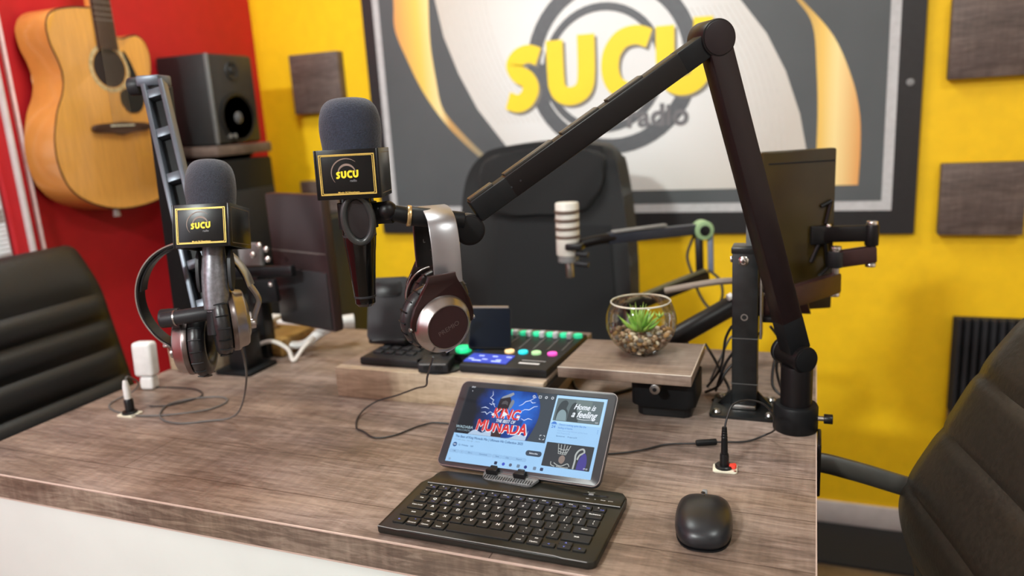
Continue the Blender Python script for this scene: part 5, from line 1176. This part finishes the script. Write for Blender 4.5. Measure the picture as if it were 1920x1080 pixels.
# holder for the tablet: ribbed lip with two hooks and a prop behind
HM = TM @ Matrix.Translation((0, 0, 0))
lp = [(-.0400, -.0010), (-.036, -.0120), (-.030, -.0150), (.026, -.0150), (.032, -.0125), (.0365, -.0010)]
RIB = mat('ribbed_grey_plastic', (.16, .165, .17), .45, var=.5, scale=900)
LM_ = frame(TM @ V((0, .000, .0)), TR @ V((1, 0, 0)), z=V((0, -.16, .985)))
lip = G().prism(lp, .0040, LM_ @ Matrix.Translation((0, 0, -.0030)), bev=.0008).obj('tablet_lip', RIB, kb)
for k in range(20):
    x = -.034 + k * .0034
    if -.006 < x + .006 < .012 and False: continue
    G().box((x, -.0105, .0012), (.0012, .0062, .0012), LM_).obj('rib', mat('rib_dark', (.03, .03, .032), .5), lip)
for x in (-.0262, .0122):
    g = G().prism([(0, -.0055), (.0155, -.0055), (.0135, .0030), (.0030, .0030)], .0090, LM_ @ Matrix.Translation((x - .0078, -.0005, -.001)), bev=.001); hk = g.obj('hook', BLK, kb)
    G().box((x, .0026, .0065), (.009, .003, .004), LM_, bev=.0006).obj('hook_tip', DGREY, hk)
G().prism([(-.040, 0), (.036, 0), (.030, .055), (-.034, .055)], .003, TM @ Matrix.Translation((0, -.004, -.0100)), bev=.001).obj('back_rest', BLKM, kb)
pb = TM @ V((-.002, .048, -.010)); 
G().box((pb + V((-.340 + .005, .835, .757))) / 2 - V((0, 0, 0)), (.05, .004, .01)) if False else None
G().tube([pb, V((pb.x, pb.y + .015, .7535))], .0045, n=8, smooth=False, flat=1).obj('prop', BLKM, kb)
G().box((-.340, .800, .7555), (.066, .036, .006), bev=.002).obj('holder_base', BLKM, kb)

# ================================================================== MOUSE
ms = thing('computer_mouse', 'smooth dark grey wireless mouse on the desk right of the keyboard', 'mouse', (-.101, .760, DZ))
MSM = Matrix.Translation((-.1005, .7570, DZ)) @ Matrix.Rotation(math.radians(6), 4, 'Z')
A_, B_ = .0300, .0520
def mshape(t, yc=0):                                                     # plan outline, rounder at the palm end
    c, s = math.cos(t), math.sin(t); n = 3.1 if s > 0 else 2.7
    r = (abs(c) ** n + abs(s) ** n) ** (-1 / n); x = r * c * A_; y = r * s * B_
    x *= 1 - .07 * (y / B_) * (1 if s > 0 else .4); return x, y
NR = 56; prf = [(.90, .0012), (.955, .0030), (1.0, .0085), (.998, .0125), (.975, .0165), (.93, .0200), (.85, .0232), (.74, .0258), (.58, .0279), (.38, .0292), (.16, .0298)]
rings = []
for s_, z in prf:
    R_ = []
    for k in range(NR):
        x, y = mshape(2 * PI * k / NR); x *= s_; y *= s_
        hy = 1 - .36 * max(0, (y / B_ + .10)) ** 1.5 - .10 * max(0, -(y / B_ + .35)) ** 1.2; zz = z * (hy if z > .0085 else (1 if z < .004 else 1 - (1 - hy) * .4)); R_.append(MSM @ V((x, y, max(zz, z if z < .004 else .004))))
    rings.append(R_)
MSB = mat('mouse_shell', (.012, .013, .016), .36, var=.05)
G()._grid(rings).obj('shell', MSB, ms, ang=70)
zf = .0205
G().prism([(x * .97, y * .97) for x, y in [mshape(2 * PI * k / 40) for k in range(40)]], .0015, MSM @ Matrix.Translation((0, 0, .0003))).obj('base', BLK, ms)
G().tube([MSM @ V((0, y, z)) for y, z in ((.0505, .0135), (.045, .0176), (.040, .0199), (.034, .0217), (.028, .0232), (.024, .0243))], .0006, n=6).obj('button_split', BLKGL, ms)
G().cyl(MSM @ V((-.0028, .0430, .0160)), MSM @ V((.0028, .0430, .0160)), .0052, n=24, bev=.0008).obj('scroll_wheel', GREY, ms)
G().cyl(MSM @ V((-.0018, .0335, .0223)), MSM @ V((-.0018, .0335, .0233)), .0022, n=14, bev=.0003).obj('dpi_button', BLK, ms)

# ================================================================== JACK SOCKETS AND CABLES
def socket(x, y, label, s, red):
    t = thing('jack_socket', label, 'socket', (x, y, DZ))
    R_ = Matrix.Translation((x, y, DZ)) @ Matrix.Rotation(math.radians(4), 4, 'Z')
    G().prism(rrect(-.0165 * s, -.0120 * s, .0155 * s, .0120 * s, .0035 * s), .0022, R_ @ Matrix.Translation((0, 0, .0002)), bev=.0005).obj('face_plate', IVORY, t)
    G().lathe([(0, .0022), (.0118 * s, .0022), (.0118 * s, .0050), (.0105 * s, .0062), (0, .0062)], R_ @ Matrix.Translation((-.002 * s, .002 * s, 0)), 28).obj('collar', BLK, t)
    for sx in (-1, 1): G().cyl(R_ @ V((sx * .0128 * s, -sx * .0088 * s - .0000, .0022)), R_ @ V((sx * .0128 * s, -sx * .0088 * s, .0032)), .0019 * s, n=10).obj('screw', STEEL, t)
    if red: lab(G().prism([(.0045, -.003), (.0115, -.004), (.0135, .0005), (.0120, .005), (.0045, .003)], .0050, R_ @ Matrix.Translation((0, 0, .0030)), bev=.001).obj('release_tab', REDP, t), 'small red release tab')
    return t
socket(-.0925, .8975, 'ivory jack socket with a red tab in the desk right of the tablet', .92, True)
socket(-1.047, .8550, 'ivory jack socket at the left end of the desk beside the chair', 1.05, False)
def plug(name, label, x, y, prof, m_, m2, gr=None):
    t = thing(name, label, 'plug', (x, y, .756)); M = Matrix.Translation((x, y, .7562))
    G().lathe(prof[0], M, 20).obj('adapter', m_, t); G().lathe(prof[1], M, 18).obj('plug_body', m2, t)
    for k in range(4): G().lathe([(.0036 - k * .0003, .036 + k * .0035), (.0042 - k * .0003, .037 + k * .0035), (.0036 - k * .0003, .0385 + k * .0035)], M, 12).obj('strain_relief', BLK, t)
    return t
plug('jack_plug', 'black jack plug standing in the right desk socket', -.0940, .8990, ([(0, 0), (.0056, 0), (.0056, .0125), (.0050, .0150), (0, .0150)], [(0, .015), (.0042, .015), (.0040, .030), (.0030, .050), (0, .050)]), BLK, BLKM)
plug('jack_plug', 'white-collared jack plug standing in the left desk socket', -1.050, .8590, ([(0, 0), (.0072, 0), (.0075, .018), (.0055, .021), (0, .021)], [(0, .021), (.0058, .021), (.0055, .042), (.0035, .052), (0, .052)]), BLK, ABSW)
def cable(name, label, pts, r, m_, grp=None, per=8):
    return tag(G().tube(pts, r, n=8, per=per).obj(name, m_, ang=80), label, 'cable', grp)
cz = .7521
cable('headphone_cable', 'thin black cable from the right headphones looping behind the tablet to the right socket',
      [(-.3809, .6953, .9464), (-.4003, .721, .9234), (-.4263, .7591, .8963), (-.475, .840, .852), (-.5428, .93, .8095), (-.5916, .955, .7849), (-.6331, .965, .7685), (-.6529, .955, .7571), (-.6500, .9266, cz), (-.6310, .8950, cz), (-.612, .885, cz), (-.584, .870, cz), (-.560, .884, cz), (-.539, .925, cz), (-.515, .942, cz), (-.45, .935, cz),
       (-.38, .905, cz), (-.30, .895, cz), (-.244, .901, cz), (-.205, .922, cz), (-.175, .948, cz), (-.134, .956, .7545), (-.110, .966, .7545), (-.074, .983, cz), (-.050, 1.000, .757), (-.039, .975, .775), (-.039, .960, .788), (-.040, .955, .805), (-.052, .950, .821), (-.071, .940, .828), (-.086, .920, .828), (-.092, .905, .815), (-.0940, .8990, .800)], .0013, CABLE)
tag(G().cyl((-.137, .955, .7552), (-.111, .966, .7552), .0042, n=12, bev=.0015).obj('cable_joiner', BLKM), 'black inline cable joiner lying left of the right socket', 'connector')
lz = .7518
cable('headphone_cable', 'grey cable looped on the desk below the left headphones',
      [(-.7035, .7590, .925), (-.730, .790, .865), (-.800, .845, .790), (-.850, .870, .757), (-.888, .862, lz), (-.925, .843, lz), (-.968, .848, lz), (-.998, .872, lz), (-1.013, .909, lz), (-.985, .940, lz), (-.944, .955, lz), (-.918, .938, lz), (-.922, .905, lz), (-.945, .878, lz + .002), (-.987, .862, lz), (-1.030, .852, lz), (-1.09, .860, lz), (-1.125, .885, lz), (-1.118, .925, .758), (-1.075, .905, .785), (-1.052, .868, .812), (-1.0500, .8590, .806)], .0014, CABLEG)
cable('desk_cable', 'black cable curving across the back left of the desk behind the left socket', [(-1.04, .890, lz), (-1.005, .905, lz), (-.985, .950, lz), (-1.02, .975, lz), (-1.07, .975, lz), (-1.12, .965, lz)], .0013, CABLE)
# cables piled between the small shelf and the steel post
for k, pts in enumerate(([(-.150, 1.175, .7525), (-.128, 1.17, .79), (-.120, 1.16, .84), (-.105, 1.14, .868), (-.100, 1.135, .84), (-.120, 1.15, .80), (-.135, 1.16, .7525)],
                         [(-.155, 1.19, .82), (-.140, 1.18, .80), (-.125, 1.17, .775), (-.115, 1.16, .7525), (-.135, 1.12, .7525)],
                         [(-.148, 1.20, .755), (-.130, 1.19, .80), (-.115, 1.18, .835), (-.100, 1.17, .845)],
                         [(-.150, 1.15, .7525), (-.130, 1.15, .765), (-.120, 1.155, .785), (-.108, 1.16, .80)],
                         [(-.035, 1.17, .7525), (-.045, 1.175, .79), (-.040, 1.18, .83), (-.055, 1.17, .86)],
                         [(-.030, 1.15, .7525), (-.050, 1.16, .77), (-.045, 1.19, .81), (-.030, 1.20, .7525)])):
    cable('loose_cable', ('black cable arching from the shelf towards the steel post', 'black cable sloping down between shelf and post', 'thin grey cable arching behind the steel post', 'short black cable at the foot of the shelf', 'black cable climbing right of the steel post', 'black cable looped between steel post and round arm post')[k], pts, .0022 if k != 2 else .0018, CABLE if k != 2 else CABLEG, 'loose cables round the steel post')
cable('loose_cable', 'thin black cable looping below the rear boom arm', [(-.232, 1.61, .925), (-.245, 1.60, .885), (-.235, 1.59, .85), (-.215, 1.58, .80), (-.19, 1.57, .775), (-.170, 1.57, .80), (-.175, 1.58, .835), (-.20, 1.59, .855)], .003, CABLE)
cable('loose_cable', 'black cable running under the small shelf beside the riser', [(-.372, 1.16, .7525), (-.345, 1.11, .7525), (-.31, 1.10, .7525), (-.275, 1.13, .7525), (-.25, 1.17, .7525)], .0025, CABLE)
# white things on the back of the desk
wa = thing('power_adapter', 'white power adapter leaning on the wooden box beside the left chair', 'adapter', (-1.135, .97, DZ))
WAM = frame((-1.122, .968, .7935), (.97, .24, 0), z=(-.27, .0, .96))
G().box((0, 0, .012), (.038, .026, .064), WAM, bev=.007, seg=3).obj('body', ABSW, wa)
G().box((.002, 0, -.032), (.026, .022, .024), WAM, bev=.005, seg=3).obj('tapered_foot', ABSW, wa)
wm = thing('power_strip', 'white power strip lying at the back of the desk near the left headphones', 'power strip', (-1.10, 1.36, DZ))
G().box((-1.10, 1.345, .764), (.09, .04, .026), Matrix(), bev=.010, seg=3).obj('body', ABSW, wm)
for k in (-1, 1): G().cyl((-1.10 + k * .02, 1.345, .776), (-1.10 + k * .02, 1.345, .778), .010, n=16).obj('outlet', GREY, wm)
tag(G().tube([(-1.015, 1.20, .7665), (-.985, 1.20, .7665), (-.955, 1.215, .768), (-.935, 1.24, .785), (-.905, 1.26, .800), (-.88, 1.28, .800)], lambda t: .010 + .014 * max(0, t - .35), n=12, flat=.8).obj('cable_duct', ABSW), 'white curved cable duct behind the right microphone at the desk back', 'cable duct')
wb = tag(G().box((-1.03, 1.225, .768), (.10, .11, .034), bev=.002).obj('wooden_block', mat('ochre_wood_block', (.28, .16, .045), .5, var=.3, stretch=(3, 30, 30), scale=3)), 'small ochre wooden block at the back left of the desk', 'block')
cable('loose_cable', 'cream cable arching in front of the ochre block', [(-1.055, 1.12, lz + .002), (-1.03, 1.14, .775), (-.99, 1.15, .790), (-.955, 1.155, .775), (-.940, 1.150, .7535), (-.925, 1.165, .775), (-.915, 1.19, .790)], .0042, CABLEW)
tag(G().box((-1.02, 1.05, .823), (.001, .001, .001)).obj('x', BLK), 'x', 'x') if False else None
